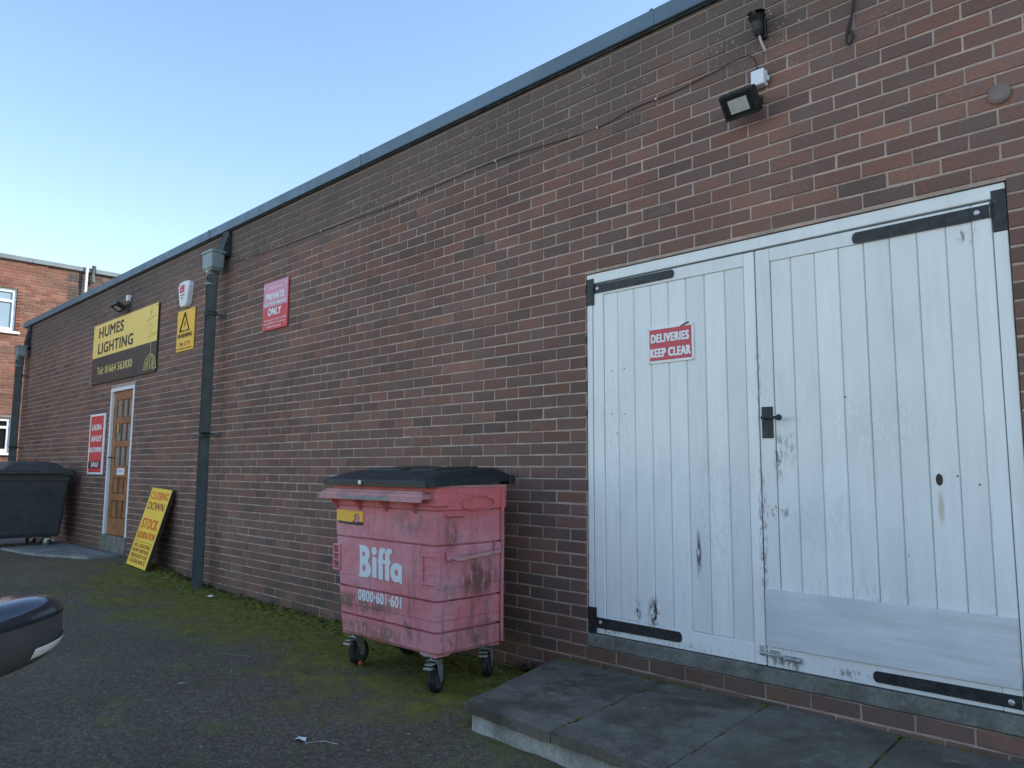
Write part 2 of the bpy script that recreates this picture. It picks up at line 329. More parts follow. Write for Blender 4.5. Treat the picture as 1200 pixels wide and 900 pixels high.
def tube(bm, pts, r, n=8, cap=True):
    pts = [Vector(p) for p in pts]; rings = []
    rr = r if isinstance(r, (list, tuple)) else [r]*len(pts)
    px = None
    for i, p in enumerate(pts):
        d = (pts[min(i+1, len(pts)-1)] - pts[max(i-1, 0)])
        if px is None: x, y = frame3(d)
        else:
            dn = d.normalized(); x = (px - dn*px.dot(dn)).normalized(); y = dn.cross(x)
        px = x
        rings.append([bm.verts.new(p + rr[i]*(math.cos(2*math.pi*k/n)*x + math.sin(2*math.pi*k/n)*y)) for k in range(n)])
    for a, b in zip(rings, rings[1:]):
        for k in range(n): bm.faces.new((a[k], a[(k+1) % n], b[(k+1) % n], b[k]))
    if cap:
        bm.faces.new(rings[0][::-1]); bm.faces.new(rings[-1])
def smoothpts(p, k=6):
    p = [Vector(q) for q in p]; out = []
    for i in range(len(p)-1):
        a, b, c, d = p[max(i-1, 0)], p[i], p[i+1], p[min(i+2, len(p)-1)]
        for j in range(k):
            t = j/k; out.append(.5*((2*b)+(c-a)*t+(2*a-5*b+4*c-d)*t*t+(3*b-a-3*c+d)*t**3))
    return out+[p[-1]]
def prism(bm, poly, y0, y1):
    """poly in (x, z), extruded from y0 to y1"""
    a = [bm.verts.new((x, y0, z)) for x, z in poly]; b = [bm.verts.new((x, y1, z)) for x, z in poly]
    bm.faces.new(a); bm.faces.new(b[::-1]); n = len(a)
    for i in range(n): bm.faces.new((a[i], b[i], b[(i+1) % n], a[(i+1) % n]))
def loft(bm, rings, cap=True):
    R_ = [[bm.verts.new(p) for p in r] for r in rings]; n = len(R_[0])
    for a, b in zip(R_, R_[1:]):
        for k in range(n): bm.faces.new((a[k], a[(k+1) % n], b[(k+1) % n], b[k]))
    if cap: bm.faces.new(R_[0][::-1]); bm.faces.new(R_[-1])
def rrect(x0, x1, y0, y1, z, r, n=4):
    out = []
    for cx, cy, a0 in ((x1-r, y0+r, -90), (x1-r, y1-r, 0), (x0+r, y1-r, 90), (x0+r, y0+r, 180)):
        for i in range(n+1):
            a = R(a0+90*i/n); out.append((cx+r*math.cos(a), cy+r*math.sin(a), z))
    return out
_ctmp = {}
def text_bm(s, w, h, bold=0., shear=0., depth=.0012):
    """text fitted to a w x h box, in the xz plane, facing -y, lower left corner at the origin; bold thickens every stroke"""
    c = bpy.data.curves.new('t', 'FONT'); c.body = s; c.extrude = .01; c.resolution_u = 3; c.shear = shear; c.space_character = 1.0+bold*2.2
    o = bpy.data.objects.new('t', c); COL.objects.link(o)
    dg = bpy.context.evaluated_depsgraph_get(); dg.update()
    me = bpy.data.meshes.new_from_object(o.evaluated_get(dg))
    bpy.data.objects.remove(o); bpy.data.curves.remove(c)
    xs = [v.co.x for v in me.vertices]; ys = [v.co.y for v in me.vertices]; b = bold*h
    sx = (w-2*b)/(max(xs)-min(xs)); sy = (h-2*b)/(max(ys)-min(ys)); x0 = min(xs); y0 = min(ys)
    bm = B()
    for i, (ox, oz) in enumerate(((0, 0), (b, b*.6), (-b, b*.6), (b, -b*.6), (-b, -b*.6)) if bold else ((0, 0),)):
        k = len(bm.verts); bm.from_mesh(me); bm.verts.ensure_lookup_table()
        for v in bm.verts[k:]: v.co = Vector(((v.co.x-x0)*sx+b+ox, (-depth if v.co.z > 0 else depth*.5)-i*.00012, (v.co.y-y0)*sy+b+oz))
    bpy.data.meshes.remove(me); return bm
def text(s, x0, x1, z0, z1, y, mat, parent, fat=0., mtx=None, shear=0., name='lettering'):
    bm = text_bm(s, x1-x0, z1-z0, fat, shear)
    T = Matrix.Translation((x0, y, z0))
    if mtx is not None: T = mtx @ T
    bm.transform(T)
    return obj(name, bm, mat, parent)
def sheet(bm, x0, x1, z0, z1, y, th=.002, mtx=None):
    return box(bm, x0, x1, y-th, y, z0, z1, mtx=mtx)
def proj(p):
    d = Vector(p)-CAM; c = d.dot(FWD)
    if c < .1: return None
    return 600+FPX*d.dot(RIGHT)/c, 450-FPX*d.dot(UP)/c

# ------------------------------------------------------------------ ground and other setting
def gz(x, y=0):
    t = min(1, max(0, (-4.6-x)/2.2)); s = min(1, max(0, (-y-.55)/.55)); q = min(1, max(0, (x+2.6)/2.0))
    return .12*t*t*(3-2*t)-.048*s*s*(3-2*s)*q*q*(3-2*q)
def axis(lo, hi, fine0, fine1, st, big):
    a = []; v = fine0
    while v < fine1-1e-6: a.append(v); v += st
    a.append(fine1)
    s = st; v = fine0
    while v > lo: s *= 1.6; v -= s; a.insert(0, max(v, lo))
    s = st; v = fine1
    while v < hi: s *= 1.6; v += s; a.append(min(v, hi))
    return a
bm = B(); gx = axis(-160, 160, -12, 4, .16, 0); gy = axis(-160, 160, -5, .2, .16, 0); g = []
for y in gy:
    g.append([bm.verts.new((x, y, gz(x, y)+(random.uniform(-.005, .005) if -12 < x < 4 and -5 < y < .2 else 0))) for x in gx])
for j in range(len(gy)-1):
    for i in range(len(gx)-1): bm.faces.new((g[j][i], g[j][i+1], g[j+1][i+1], g[j+1][i]))
tag(obj('ground', bm, M['ground'], None, True), kind='structure')
# pale concrete sheet, out of view, added to bounce sunlight onto the shaded wall
bm = B(); v = [bm.verts.new(q) for q in ((-40, -45, -.036), (40, -45, -.036), (40, -5.2, -.036), (-40, -5.2, -.036))]; bm.faces.new(v)
for q in v: q.co.z = .004 if q.co.x > 0 else .13
tag(obj('bounce_yard', bm, conc('bounce_concrete', (.40, .385, .35), .8, .05, 40, .25)), kind='structure')
# pale concrete path in front of the brown door
bm = B(); poly = [(-13.2, -.52), (-9.9, -.95), (-8.6, -.80), (-7.75, -.42), (-7.7, -.07), (-13.2, -.07)]
a = [bm.verts.new((x, y, gz(x)+.03)) for x, y in poly]; b = [bm.verts.new((x, y, gz(x)-.05)) for x, y in poly]
bm.faces.new(a); n = len(a)
for i in range(n): bm.faces.new((a[i], a[(i+1) % n], b[(i+1) % n], b[i]))
tag(obj('path', bm, M['path']), kind='structure')

# ------------------------------------------------------------------ main brick building
XL, XR, ZT = -13.45, 4.6, 3.88
bld = thing('brick_building', 'long single storey brown brick building with blue grey coping and white double doors', 'building', (-4.4, 4, 0))
OPEN = [(-.098, 2.15, .222, 2.462), (-8.62, -7.715, .235, 2.36)]
def brick_mesh(bm, u0, u1, z0, z1, f, jit=0., dep=.05, bev=.0035, front=0.):
    """a brick on the wall: f maps (u, depth, z) to world; the front face is proud of the mortar"""
    j = lambda: random.uniform(-jit, jit)
    P = [(u0+j(), z0+j()), (u1+j(), z0+j()), (u1+j(), z1+j()), (u0+j(), z1+j())]
    I = [(u0+bev+j(), z0+bev+j()), (u1-bev+j(), z0+bev+j()), (u1-bev+j(), z1-bev+j()), (u0+bev+j(), z1-bev+j())]
    fr = front+j()*.6
    A = [bm.verts.new(f(u, dep, z)) for u, z in P]; C_ = [bm.verts.new(f(u, fr+bev*.7, z)) for u, z in P]; D = [bm.verts.new(f(u, fr, z)) for u, z in I]
    for i in range(4):
        k = (i+1) % 4
        bm.faces.new((A[i], A[k], C_[k], C_[i])); bm.faces.new((C_[i], C_[k], D[k], D[i]))
    bm.faces.new(D)
def courses(u_lo, u_hi, z_hi, opens):
    out = []; r = 0
    while r*.075 < z_hi:
        z0, z1 = r*.075+.005, min(r*.075+.070, z_hi); off = 0 if r % 2 else .1125
        n = math.floor((u_lo-off)/.225)
        while n*.225+off < u_hi:
            segs = [(max(n*.225+off+.005, u_lo), min((n+1)*.225+off-.005, u_hi))]
            for (a, b_, c, d) in opens:
                if z1 > c+.01 and z0 < d-.01:
                    nx = []
                    for s0, s1 in segs:
                        if s1 <= a or s0 >= b_: nx.append((s0, s1)); continue
                        if s0 < a: nx.append((s0, a))
                        if s1 > b_: nx.append((b_, s1))
                    segs = nx
            for s0, s1 in segs:
                if s1-s0 > .03: out.append([s0, s1, z0, z1, r])
            n += 1
        r += 1
    # close slivers beside the openings by stretching the neighbour
    for bks in out:
        for (a, b_, c, d) in opens:
            if bks[3] > c+.01 and bks[2] < d-.01:
                if 0 < a-bks[1] < .045: bks[1] = a-.002
                if 0 < bks[0]-b_ < .045: bks[0] = b_+.002
    return out
wallf = lambda u, d, z: (u, d, z)
bricks = [b for b in courses(XL, XR, ZT, OPEN) if b[3]-b[2] > .02]
def score(b):
    q = [proj((u, 0, z)) for u, z in ((b[0], b[2]), (b[1], b[2]), (b[1], b[3]), (b[0], b[3]))]
    if any(p is None for p in q): return 0
    cx = sum(p[0] for p in q)/4; cy = sum(p[1] for p in q)/4
    if not (2 < cx < 1198 and 2 < cy < 898): return 0
    if 392 < cx < 592 and 548 < cy < 775: return 0
    if b[2] < .13 and b[0] > -.3: return 0
    return .5*abs(sum(q[i][0]*q[(i+1) % 4][1]-q[(i+1) % 4][0]*q[i][1] for i in range(4)))
bricks.sort(key=score, reverse=True)
near, rest = bricks[:295], bricks[295:]
protos = {}
for s0, s1, z0, z1, r in near:
    key = (round(s1-s0, 3), round(z1-z0, 3)); var = random.randrange(5)
    if (key, var) not in protos:
        bm = B(); brick_mesh(bm, -(s1-s0)/2, (s1-s0)/2, -(z1-z0)/2, (z1-z0)/2, wallf, .0019)
        me = bpy.data.meshes.new('brick'); bmesh.ops.recalc_face_normals(bm, faces=bm.faces[:]); bm.to_mesh(me); bm.free(); me.materials.append(M['brick'])
        protos[(key, var)] = me
    o = bpy.data.objects.new('brick', protos[(key, var)]); COL.objects.link(o); o.parent = bld
    o.location = Vector(((s0+s1)/2, random.uniform(-.0022, .0014), (z0+z1)/2)) - bld.location; o.rotation_euler = (random.gauss(0, .012), random.gauss(0, .004), random.gauss(0, .006))
bm = B()
for s0, s1, z0, z1, r in rest: brick_mesh(bm, s0, s1, z0, z1, wallf, .0018, front=random.uniform(-.002, .0012))
tag(obj('brickwork', bm, M['brick'], bld), kind='stuff')
bm = B()   # mortar bed behind the bricks, with the two door openings
def mort(x0, x1, z0, z1):
    n = max(1, int((x1-x0)/.5)); 
    box(bm, x0, x1, .0035, .30, z0, z1)
for x0, x1, z0, z1 in ((XL, -8.62, -.1, ZT), (-8.62, -7.715, 2.36, ZT), (-8.62, -7.715, -.1, .235), (-7.715, -.098, -.1, ZT), (-.098, 2.15, 2.462, ZT), (-.098, 2.15, -.1, .222), (2.15, XR, -.1, ZT)): mort(x0, x1, z0, z1)
obj('mortar', bm, M['mortar'], bld)
bm = B(); box(bm, XL, XL+.25, .31, 9, -.1, ZT); box(bm, XR-.25, XR, .31, 9, -.1, ZT); box(bm, XL, XR, 9.01, 9.25, -.1, ZT)
obj('wall', bm, M['mortar_red'], bld)
bm = B(); box(bm, XL+.02, XR-.02, .28, 9.2, ZT-.06, ZT-.003); obj('roof', bm, M['roof'], bld)
# coping: pressed metal lengths with visible joints
js = [XL-.14, -11.6, -8.6, -5.56, -2.55, .452, 3.45, XR+.1]
for a_, b_ in zip(js, js[1:]):
    bm = B(); box(bm, a_+.003, b_-.003, -.042, .36, ZT-.028, ZT+.076, .004); 
    o = obj('coping_panel', bm, M['coping'], bld)
bm = B()
for j in js[1:-1]: box(bm, j-.014, j+.014, -.0455, .36, ZT-.029, ZT+.079)
obj('coping_joint', bm, M['coping'], bld)
bm = B(); box(bm, XL, XR, -.020, .003, ZT-.040, ZT-.0285); obj('shade_strip', bm, M['lead'], bld)  # dark strip standing in for the shade line under the coping

# ---- white double doors (parts of the building; boards and ironwork are their sub-parts)
OX = [-.092, -.05, 1.0175, 2.088, 2.142]
bm = B()
box(bm, -.092, -.053, .012, .11, .305, 2.396, .002); box(bm, 2.0905, 2.143, .012, .11, .305, 2.396, .002); box(bm, -.092, 2.143, .0105, .11, 2.397, 2.457, .003)
fr = obj('door_frame', bm, M['paint'], bld); tag(fr, 'white painted timber frame round the double doors')
bm = B(); box(bm, -.05, 2.088, .078, .10, .30, 2.40); obj('door_backing', bm, M['black_plastic'], fr)
def leaf(x0, x1, bx0, bx1, nb, widths, label):
    bm = B(); yb = .030
    l = obj('loading_door', _core(x0, x1), M['paint'], bld); tag(l, label)
    # rails and stiles
    for nm, q in (('stile', (x0+.002, bx0, .306, 2.388)), ('stile', (bx1, x1-.002, .306, 2.388)), ('rail', (bx0+.001, bx1-.001, 2.318, 2.388)), ('rail', (bx0+.001, bx1-.001, .306, .408))):
        b2 = B(); box(b2, q[0], q[1], .015, .066, q[2], q[3], .003); obj(nm, b2, M['paint'], l)
    xs = [bx0+.001]; tot = sum(widths)
    for w_ in widths: xs.append(xs[-1]+(bx1-bx0-.002)*w_/tot)
    for i in range(nb):
        b2 = B(); a_, c_ = xs[i]+.0007, xs[i+1]-.0007; dy = random.uniform(-.0015, .0015)
        z0_, z1_ = .409+random.uniform(0, .002), 2.3165
        pts = [(a_, .0275), (a_+.0045, .021+dy), (c_-.0045, .021-dy), (c_, .0275), (c_, .05), (a_, .05)]
        lo = [b2.verts.new((x, y, z0_)) for x, y in pts]; hi = [b2.verts.new((x, y, z1_)) for x, y in pts]
        for k in range(6): b2.faces.new((lo[k], lo[(k+1) % 6], hi[(k+1) % 6], hi[k]))
        b2.faces.new(lo[::-1]); b2.faces.new(hi); obj('board', b2, M['paint'], l)
    return l
def _core(x0, x1):
    bm = B(); box(bm, x0+.004, x1-.004, .052, .074, .31, 2.385); return bm
L = leaf(-.05, 1.016, .028, .955, 8, [.103, .115, .117, .115, .113, .115, .121, .112], 'left white leaf with the deliveries sign')
Rr = leaf(1.0195, 2.088, 1.098, 2.014, 8, [.108, .12, .117, .118, .115, .116, .117, .105], 'right white leaf with handle and patched bottom')
bm = B(); box(bm, 1.024, 2.082, .0035, .0145, .402, .676, .002); p = obj('patch_panel', bm, M['patch'], Rr); tag(p, 'grey white plywood sheet patching the foot of the right door')
def strap(x0, x1, z0, z1, parent, tip, plate, zt=0., bolts=()):
    """strap hinge: flat bar with a rounded tip at one end, upright plate at the other"""
    y0, y1 = .0095, .0148
    bm = B(); zc = (z0+z1)/2; h = (z1-z0)/2; n = 6
    tipx, endx = (x1, x0) if tip == 'r' else (x0, x1); s = 1 if tip == 'r' else -1
    poly = [(endx, zc-h), (tipx-s*h*.6, zc-h*.92+zt)]
    for k in range(1, n): poly.append((tipx-s*h*.6+s*h*.6*math.sin(math.pi*k/n), zc+zt-h*.92*math.cos(math.pi*k/n)))
    poly += [(tipx-s*h*.6, zc+h*.92+zt), (endx, zc+h)]
    prism(bm, poly, y0, y1)
    if plate: box(bm, plate[0], plate[1], y0-.0022, y1-.0003, plate[2], plate[3], .002)
    kx = plate[1] if (plate and tip == 'r') else (plate[0] if plate else endx)
    if plate: tube(bm, [(kx, y0-.002, zc-h*1.05), (kx, y0-.002, zc+h*1.05)], .008, 8)
    o = obj('strap_hinge', bm, M['iron'], parent)
    bm = B()
    for bx, bz in bolts:
        tube(bm, [(bx, y0+.001, bz), (bx, y0-.004, bz), (bx, y0-.007, bz)], [.013, .012, .006], 10)
    if bolts:
        b_ = obj('bolt_head', bm, M['screw'], parent)
    return o
# patch panel sits in front of the lower right hinge's upper edge: the lower hinges are flush on the rails
strap(-.03, .535, 2.332, 2.385, L, 'r', (-.094, -.036, 2.262, 2.428), 0, [(-.008, 2.36)])
strap(-.03, .540, .337, .397, L, 'r', (-.096, -.034, .298, .452), 0, [(-.004, .372)])
strap(1.515, 2.08, 2.317, 2.376, Rr, 'l', (2.09, 2.147, 2.25, 2.430), 0, [(2.036, 2.348)])
strap(1.52, 2.08, .325, .377, Rr, 'l', (2.09, 2.147, .31, .43), 0, [(2.045, .348)])
bm = B(); box(bm, 1.035, 1.093, .006, .0145, 1.417, 1.574, .002); tube(bm, [(1.062, .006, 1.517), (1.062, -.040, 1.517), (1.066, -.044, 1.517), (1.145, -.046, 1.514)], [.011, .010, .0095, .0075], 8)
bmesh.ops.create_uvsphere(bm, u_segments=10, v_segments=6, radius=.016, matrix=Matrix.Translation((1.150, -.046, 1.514)))
h = obj('door_handle', bm, M['iron'], Rr); tag(h, 'black lever handle on a long back plate')
bm = B(); box(bm, 1.060, 1.068, .004, .0065, 1.452, 1.474); obj('keyhole', bm, M['black_plastic'], Rr)
bm = B()
for k in range(14):
    a0 = 2*math.pi*k/14; a1 = 2*math.pi*(k+1)/14
    f = lambda t: (1.829+.014*math.cos(t), .0188, 1.219+.026*math.sin(t))
    bm.faces.new([bm.verts.new(q) for q in ((1.829, .0186, 1.219), f(a0), f(a1))])
kh = obj('knot_hole', bm, M['iron'], Rr); tag(kh, 'small dark oval hole in a right hand board')
# bolt at the foot of the meeting stiles
bm = B(); box(bm, 1.035, 1.09, .008, .0146, .352, .386, .002); box(bm, 1.105, 1.2, .008, .0146, .345, .372, .002); tube(bm, [(1.0, .004, .366), (1.19, .004, .358)], .0075, 8); tube(bm, [(1.12, .004, .362), (1.12, -.02, .352)], .006, 6); box(bm, 1.165, 1.175, .006, .0146, .31, .345)
lb = obj('sliding_bolt', bm, M['steel'], Rr)
bm = B(); box(bm, .985, 1.010, .008, .0146, .352, .40, .003); tube(bm, [(.99, .006, .366), (1.008, .006, .366)], .010, 8); obj('bolt_keeper', bm, M['steel'], L)
bm = B()
for x_, z_ in ((.086, 1.845), (.178, 1.85), (.086, 1.585), (.18, 1.58), (1.98, 1.2), (1.9, 1.235), (.12, 1.47), (1.45, 1.6)):
    tube(bm, [(x_, .03, z_), (x_, .0190, z_)], .004, 6)
obj('screw_hole', bm, M['iron'], L)
# concrete sill under the doors
bm = B(); v = box(bm, -.096, 2.7, -.004, .12, .226, .302, .006, 2); obj('door_sill', bm, M['sill'], bld)

# ---- brown panelled door at the far end
bm = B()
for q in ((-8.615, -8.565, .36, 2.305), (-7.765, -7.718, .36, 2.305)): box(bm, q[0], q[1], -.006, .12, q[2], q[3], .003)
box(bm, -8.615, -7.718, -.007, .12, 2.306, 2.355, .003); f2 = obj('door_frame', bm, M['white_pvc'], bld); tag(f2, 'narrow white frame of the brown door')
bm = B(); box(bm, -8.563, -7.767, .05, .085, .362, 2.304); ed = obj('entrance_door', bm, M['wood_door'], bld); tag(ed, 'brown wooden door with rows of narrow panes and panels')
rows = [(1.945, 2.185, 1), (1.62, 1.855, 1), (1.29, 1.54, 1), (.91, 1.125, 0), (.585, .82, 0)]
cols = [(-8.44, -8.26), (-8.22, -8.06), (-8.02, -7.87)]
zc = [.362, .585, .82, .91, 1.125, 1.29, 1.54, 1.62, 1.855, 1.945, 2.185, 2.304]
for k in range(0, 12, 2):
    bm = B(); box(bm, -8.4395, -7.8705, .030, .0495, zc[k]+.0005, zc[k+1]-.0005, .003); obj('door_rail', bm, M['wood_door'], ed)
for q in ((-8.563, -8.44), (-7.87, -7.767)):
    bm = B(); box(bm, q[0], q[1], .0295, .0495, .362, 2.304, .003); obj('door_stile', bm, M['wood_door'], ed)
for z0, z1, gl in rows:
    for i, (c0, c1) in enumerate(cols):
        bm = B()
        if gl: box(bm, c0+.004, c1-.004, .043, .0495, z0+.004, z1-.004); obj('pane', bm, M['pane'], ed)
        else: box(bm, c0+.012, c1-.012, .036, .0495, z0+.012, z1-.012, .006); obj('panel', bm, M['wood_door'], ed)
        if i < 2:
            bm = B(); box(bm, c1+.001, cols[i+1][0]-.001, .032, .0495, z0, z1, .004); obj('muntin', bm, M['wood_dark'], ed)
bm = B(); box(bm, -8.375, -8.315, .022, .029, 1.735, 1.855, .002); obj('brass_plate', bm, M['brass'], ed)
bm = B(); tube(bm, [(-8.505, .03, 1.40), (-8.505, -.02, 1.40)], .014, 8); tube(bm, [(-8.505, -.02, 1.40), (-8.40, -.024, 1.40)], .010, 8); obj('lever_handle', bm, M['iron'], ed)
bm = B(); box(bm, -8.285, -8.005, .026, .0295, 1.165, 1.255); nt = obj('notice', bm, M['white'], ed)
for z_ in (1.2, 1.222): text('WE ARE', -8.25, -8.06, z_, z_+.014, .0255, M['blue_ink'], ed)
bm = B(); box(bm, -8.64, -7.705, -.018, .12, .10, .358, .008); obj('door_step', bm, M['sill'], bld)

# ------------------------------------------------------------------ step of paving slabs at the double doors
stp = thing('loading_step', 'low step of dark paving slabs on pale render below the white double doors', 'step', (1, -.5, 0))
jx0 = [(-.335, -.002), (.425, -.002), (1.025, -.002), (1.63, -.002), (2.235, -.002), (2.84, -.002)]
jx1 = [(-.115, -.955), (.49, -.985), (1.09, -1.005), (1.69, -1.03), (2.295, -1.05), (2.90, -1.07)]
def ztop(y): return .128+y*.022
for i in range(5):
    bm = B(); a0, a1, b0, b1 = Vector(jx0[i]), Vector(jx0[i+1]), Vector(jx1[i]), Vector(jx1[i+1])
    gsp = .005; dz = random.uniform(-.004, .004); N_ = 16
    top = []
    for j in range(N_+1):
        row = []
        for k in range(N_+1):
            t = j/N_; s = k/N_; A = a0.lerp(b0, t); C_ = a1.lerp(b1, t); A.x += gsp; C_.x -= gsp
            q = A.lerp(C_, s); ez = 0
            if j == N_ or k in (0, N_): ez = random.uniform(-.007, -.001); q.y += random.uniform(-.004, .007)*(j == N_); q.x += random.uniform(-.003, .003)*(k in (0, N_))
            row.append(bm.verts.new((q.x, q.y, ztop(q.y)+dz+ez)))
        top.append(row)
    for j in range(N_):
        for k in range(N_): bm.faces.new((top[j][k], top[j+1][k], top[j+1][k+1], top[j][k+1]))
    rim = [top[0][k] for k in range(N_+1)]+[top[j][N_] for j in range(1, N_+1)]+[top[N_][k] for k in range(N_-1, -1, -1)]+[top[j][0] for j in range(N_-1, 0, -1)]
    low = [bm.verts.new((v_.co.x, v_.co.y, v_.co.z-.047)) for v_ in rim]
    for k in range(len(rim)): bm.faces.new((rim[k], rim[(k+1) % len(rim)], low[(k+1) % len(rim)], low[k]))
    bm.faces.new(low); obj('paving_slab', bm, M['slab'], stp)
bm = B(); pts = [(-.30, -.005), (-.085, -.925), (1.0, -.968), (2.86, -1.04), (2.8, -.005)]
N_ = 14; top = []; 
loop = []
for i in range(len(pts)):
    p0, p1 = Vector(pts[i]), Vector(pts[(i+1) % len(pts)])
    for k in range(N_): loop.append(p0.lerp(p1, k/N_))
rg = [[(q.x+random.uniform(-.004, .004), q.y+random.uniform(-.006, .004), z_) for q in loop] for z_ in (-.12, -.05, .01, .062)]
loft(bm, rg); obj('render_base', bm, M['riser'], stp)
# mortar crack in the first slab
bm = B(); tube(bm, [(.10, -.33, ztop(-.33)), (.18, -.40, ztop(-.4)), (.25, -.42, ztop(-.42)), (.36, -.49, ztop(-.49))], .0035, 5); obj('mortar_line', bm, M['sill'], stp)

# ------------------------------------------------------------------ signs
def sign(name, label, x0, x1, z0, z1, mat, th=.012, y=-.004):
    s = thing(name, label, 'sign', ((x0+x1)/2, y, z0)); bm = B(); box(bm, x0, x1, y-th, y, z0, z1, .0015); obj('panel', bm, mat, s)
    eg = .03 if x1-x0 > .4 else .007
    for sx_ in (x0+eg, x1-eg):
        for sz_ in (z0+eg, z1-eg):
            r_ = .0035 if x1-x0 < .4 else .006 if x1-x0 < .7 else .014; bm = B(); tube(bm, [(sx_, y-th+.001, sz_), (sx_, y-th-.0155 if x1-x0 > 2 else y-th-.008, sz_)], r_, 8); obj('screw', bm, M['screw'], s)
    return s
s = sign('shop_sign', 'large yellow and charcoal shop sign fixed above the brown door', -9.45, -6.985, 2.462, 3.345, M['sign_dark'], .02)
bm = B(); box(bm, -9.448, -6.987, -.0275, -.0243, 2.852, 3.343); obj('yellow_field', bm, M['yellow'], s)
text('HUMES', -9.21, -8.20, 3.128, 3.295, -.028, M['ink'], s, .045); text('LIGHTING', -9.215, -7.815, 2.895, 3.06, -.028, M['ink'], s, .045)
text('Tel: 01664 563830', -9.21, -7.815, 2.595, 2.708, -.0245, M['gold'], s, .03)
def line(bm, pts, wd, y): tube(bm, [(x, y, z) for x, z in pts], wd, 5)
bm = B(); cx = -7.175; zb = 2.508
line(bm, [(cx, 2.848), (cx, 2.695)], .006, -.0245)
for k in (-1, -.5, 0, .5, 1):
    line(bm, [(cx+k*.185*math.sin(R(a_)) if a_ < 90 else cx+k*.185, zb+.04+.15*math.cos(R(a_)) if a_ <= 90 else zb) for a_ in (0, 20, 40, 60, 80, 90)]+[(cx+k*.2, zb)], .006, -.0245)
line(bm, [(cx-.2, zb), (cx+.2, zb)], .007, -.0245); line(bm, [(cx-.15, zb+.13), (cx+.15, zb+.13)], .005, -.0245)
for k in (-.1, .1): line(bm, [(cx+k-.05, zb+.02), (cx+k-.03, zb+.1), (cx+k+.02, zb+.03), (cx+k+.05, zb+.11)], .005, -.0245)
obj('pendant_drawing', bm, M['gold'], s)
bm = B()
for pp in ([(-7.2, 3.343), (-7.2, 3.2)], [(-7.36, 3.14), (-7.2, 3.17), (-7.05, 3.19)], [(-7.30, 3.08), (-7.2, 3.09), (-7.13, 3.05)], [(-7.22, 3.02), (-7.15, 2.96), (-7.0, 2.955)], [(-7.25, 2.93), (-7.03, 2.94)]): line(bm, pp, .004, -.028)
obj('lamp_drawing', bm, M['olive'], s)

s = sign('warning_sign', 'yellow warning sign with black triangle under the alarm box', -6.385, -5.895, 2.632, 3.125, M['yellow2'])
bm = B(); T3 = [(-6.29, 2.872), (-6.03, 2.872), (-6.158, 3.09)]
for i in range(3): tube(bm, [(T3[i][0], -.0175, T3[i][1]), (T3[(i+1) % 3][0], -.0175, T3[(i+1) % 3][1])], .010, 6)
prism(bm, [(-6.19, 2.905), (-6.135, 2.96), (-6.165, 2.955), (-6.125, 3.01), (-6.19, 2.95), (-6.16, 2.955)], -.0185, -.0155)
obj('warning_triangle', bm, M['ink'], s)
text('WARNING', -6.362, -5.945, 2.790, 2.845, -.017, M['ink'], s, .05); text('24hr CCTV', -6.30, -5.99, 2.695, 2.74, -.017, M['ink_soft'], s)
text('recording in operation', -6.355, -5.94, 2.648, 2.675, -.017, M['ink_soft'], s)

s = sign('parking_sign', 'red and pink private parking sign alone high on the wall', -4.235, -3.75, 2.616, 3.10, M['red'])
bm = B(); box(bm, -4.233, -3.752, -.0185, -.0163, 2.845, 3.098); obj('pink_band', bm, M['red_pink'], s)  # pinker panel over the upper half of the sign
text('Parking Notice', -4.13, -3.85, 3.018, 3.05, -.019, M['white'], s); text('P', -4.215, -4.19, 3.03, 3.07, -.019, M['white'], s); text('P', -3.80, -3.775, 3.035, 3.075, -.019, M['white'], s)
text('PRIVATE', -4.18, -3.815, 2.915, 2.985, -.019, M['white'], s, .05); text('CUSTOMER PARKING', -4.215, -3.78, 2.86, 2.895, -.019, M['white'], s, .04)
text('ONLY', -4.135, -3.87, 2.757, 2.835, -.017, M['white'], s, .05)
for i, (t_, a_, b_) in enumerate((('The management will not accept', -4.215, -3.775), ('responsibility for any damage', -4.21, -3.785), ('incurred on site', -4.145, -3.87))):
    text(t_, a_, b_, 2.703-i*.033, 2.725-i*.033, -.017, M['white'], s)

s = sign('deliveries_sign', 'small red and white deliveries sign screwed to the left white door', .354, .651, 1.857, 2.064, M['white'], .008, .0195)
bm = B(); box(bm, .366, .639,   .0090, .0114, 1.872, 2.05); obj('red_field', bm, M['red_del'], s)
text('DELIVERIES', .377, .627, 1.972, 2.025, .0085, M['white'], s, .06); text('KEEP CLEAR', .370, .636, 1.888, 1.942, .0085, M['white'], s, .06)
bm = B(); prism(bm, [(.565, 2.05), (.60, 2.066), (.625, 2.072), (.628, 2.064), (.59, 2.052)], .0075, .0088); obj('chipped_corner', bm, M['wood_dark'], s)

s = sign('sale_sign', 'tall red sale sign in a white frame left of the brown door', -9.375, -8.735, 1.165, 2.025, M['white'], .018)
bm = B(); box(bm, -9.325, -8.785, -.0245, -.0223, 1.195, 1.995); obj('red_field', bm, M['red'], s)
text('LAURA', -9.25, -8.85, 1.79, 1.878, -.025, M['white'], s, .05); text('ASHLEY', -9.265, -8.82, 1.63, 1.715, -.025, M['white'], s, .05); text('SHUTDOWN', -9.31, -8.80, 1.475, 1.55, -.025, M['white'], s, .05)
bm = B(); prism(bm, [(-9.325, 1.255), (-8.83, 1.255), (-8.83, 1.355), (-9.325, 1.345)], -.0268, -.0246); obj('black_band', bm, M['ink'], s)
text('SALE', -9.2, -8.88, 1.268, 1.343, -.0275, M['white'], s, .05, None, .1)

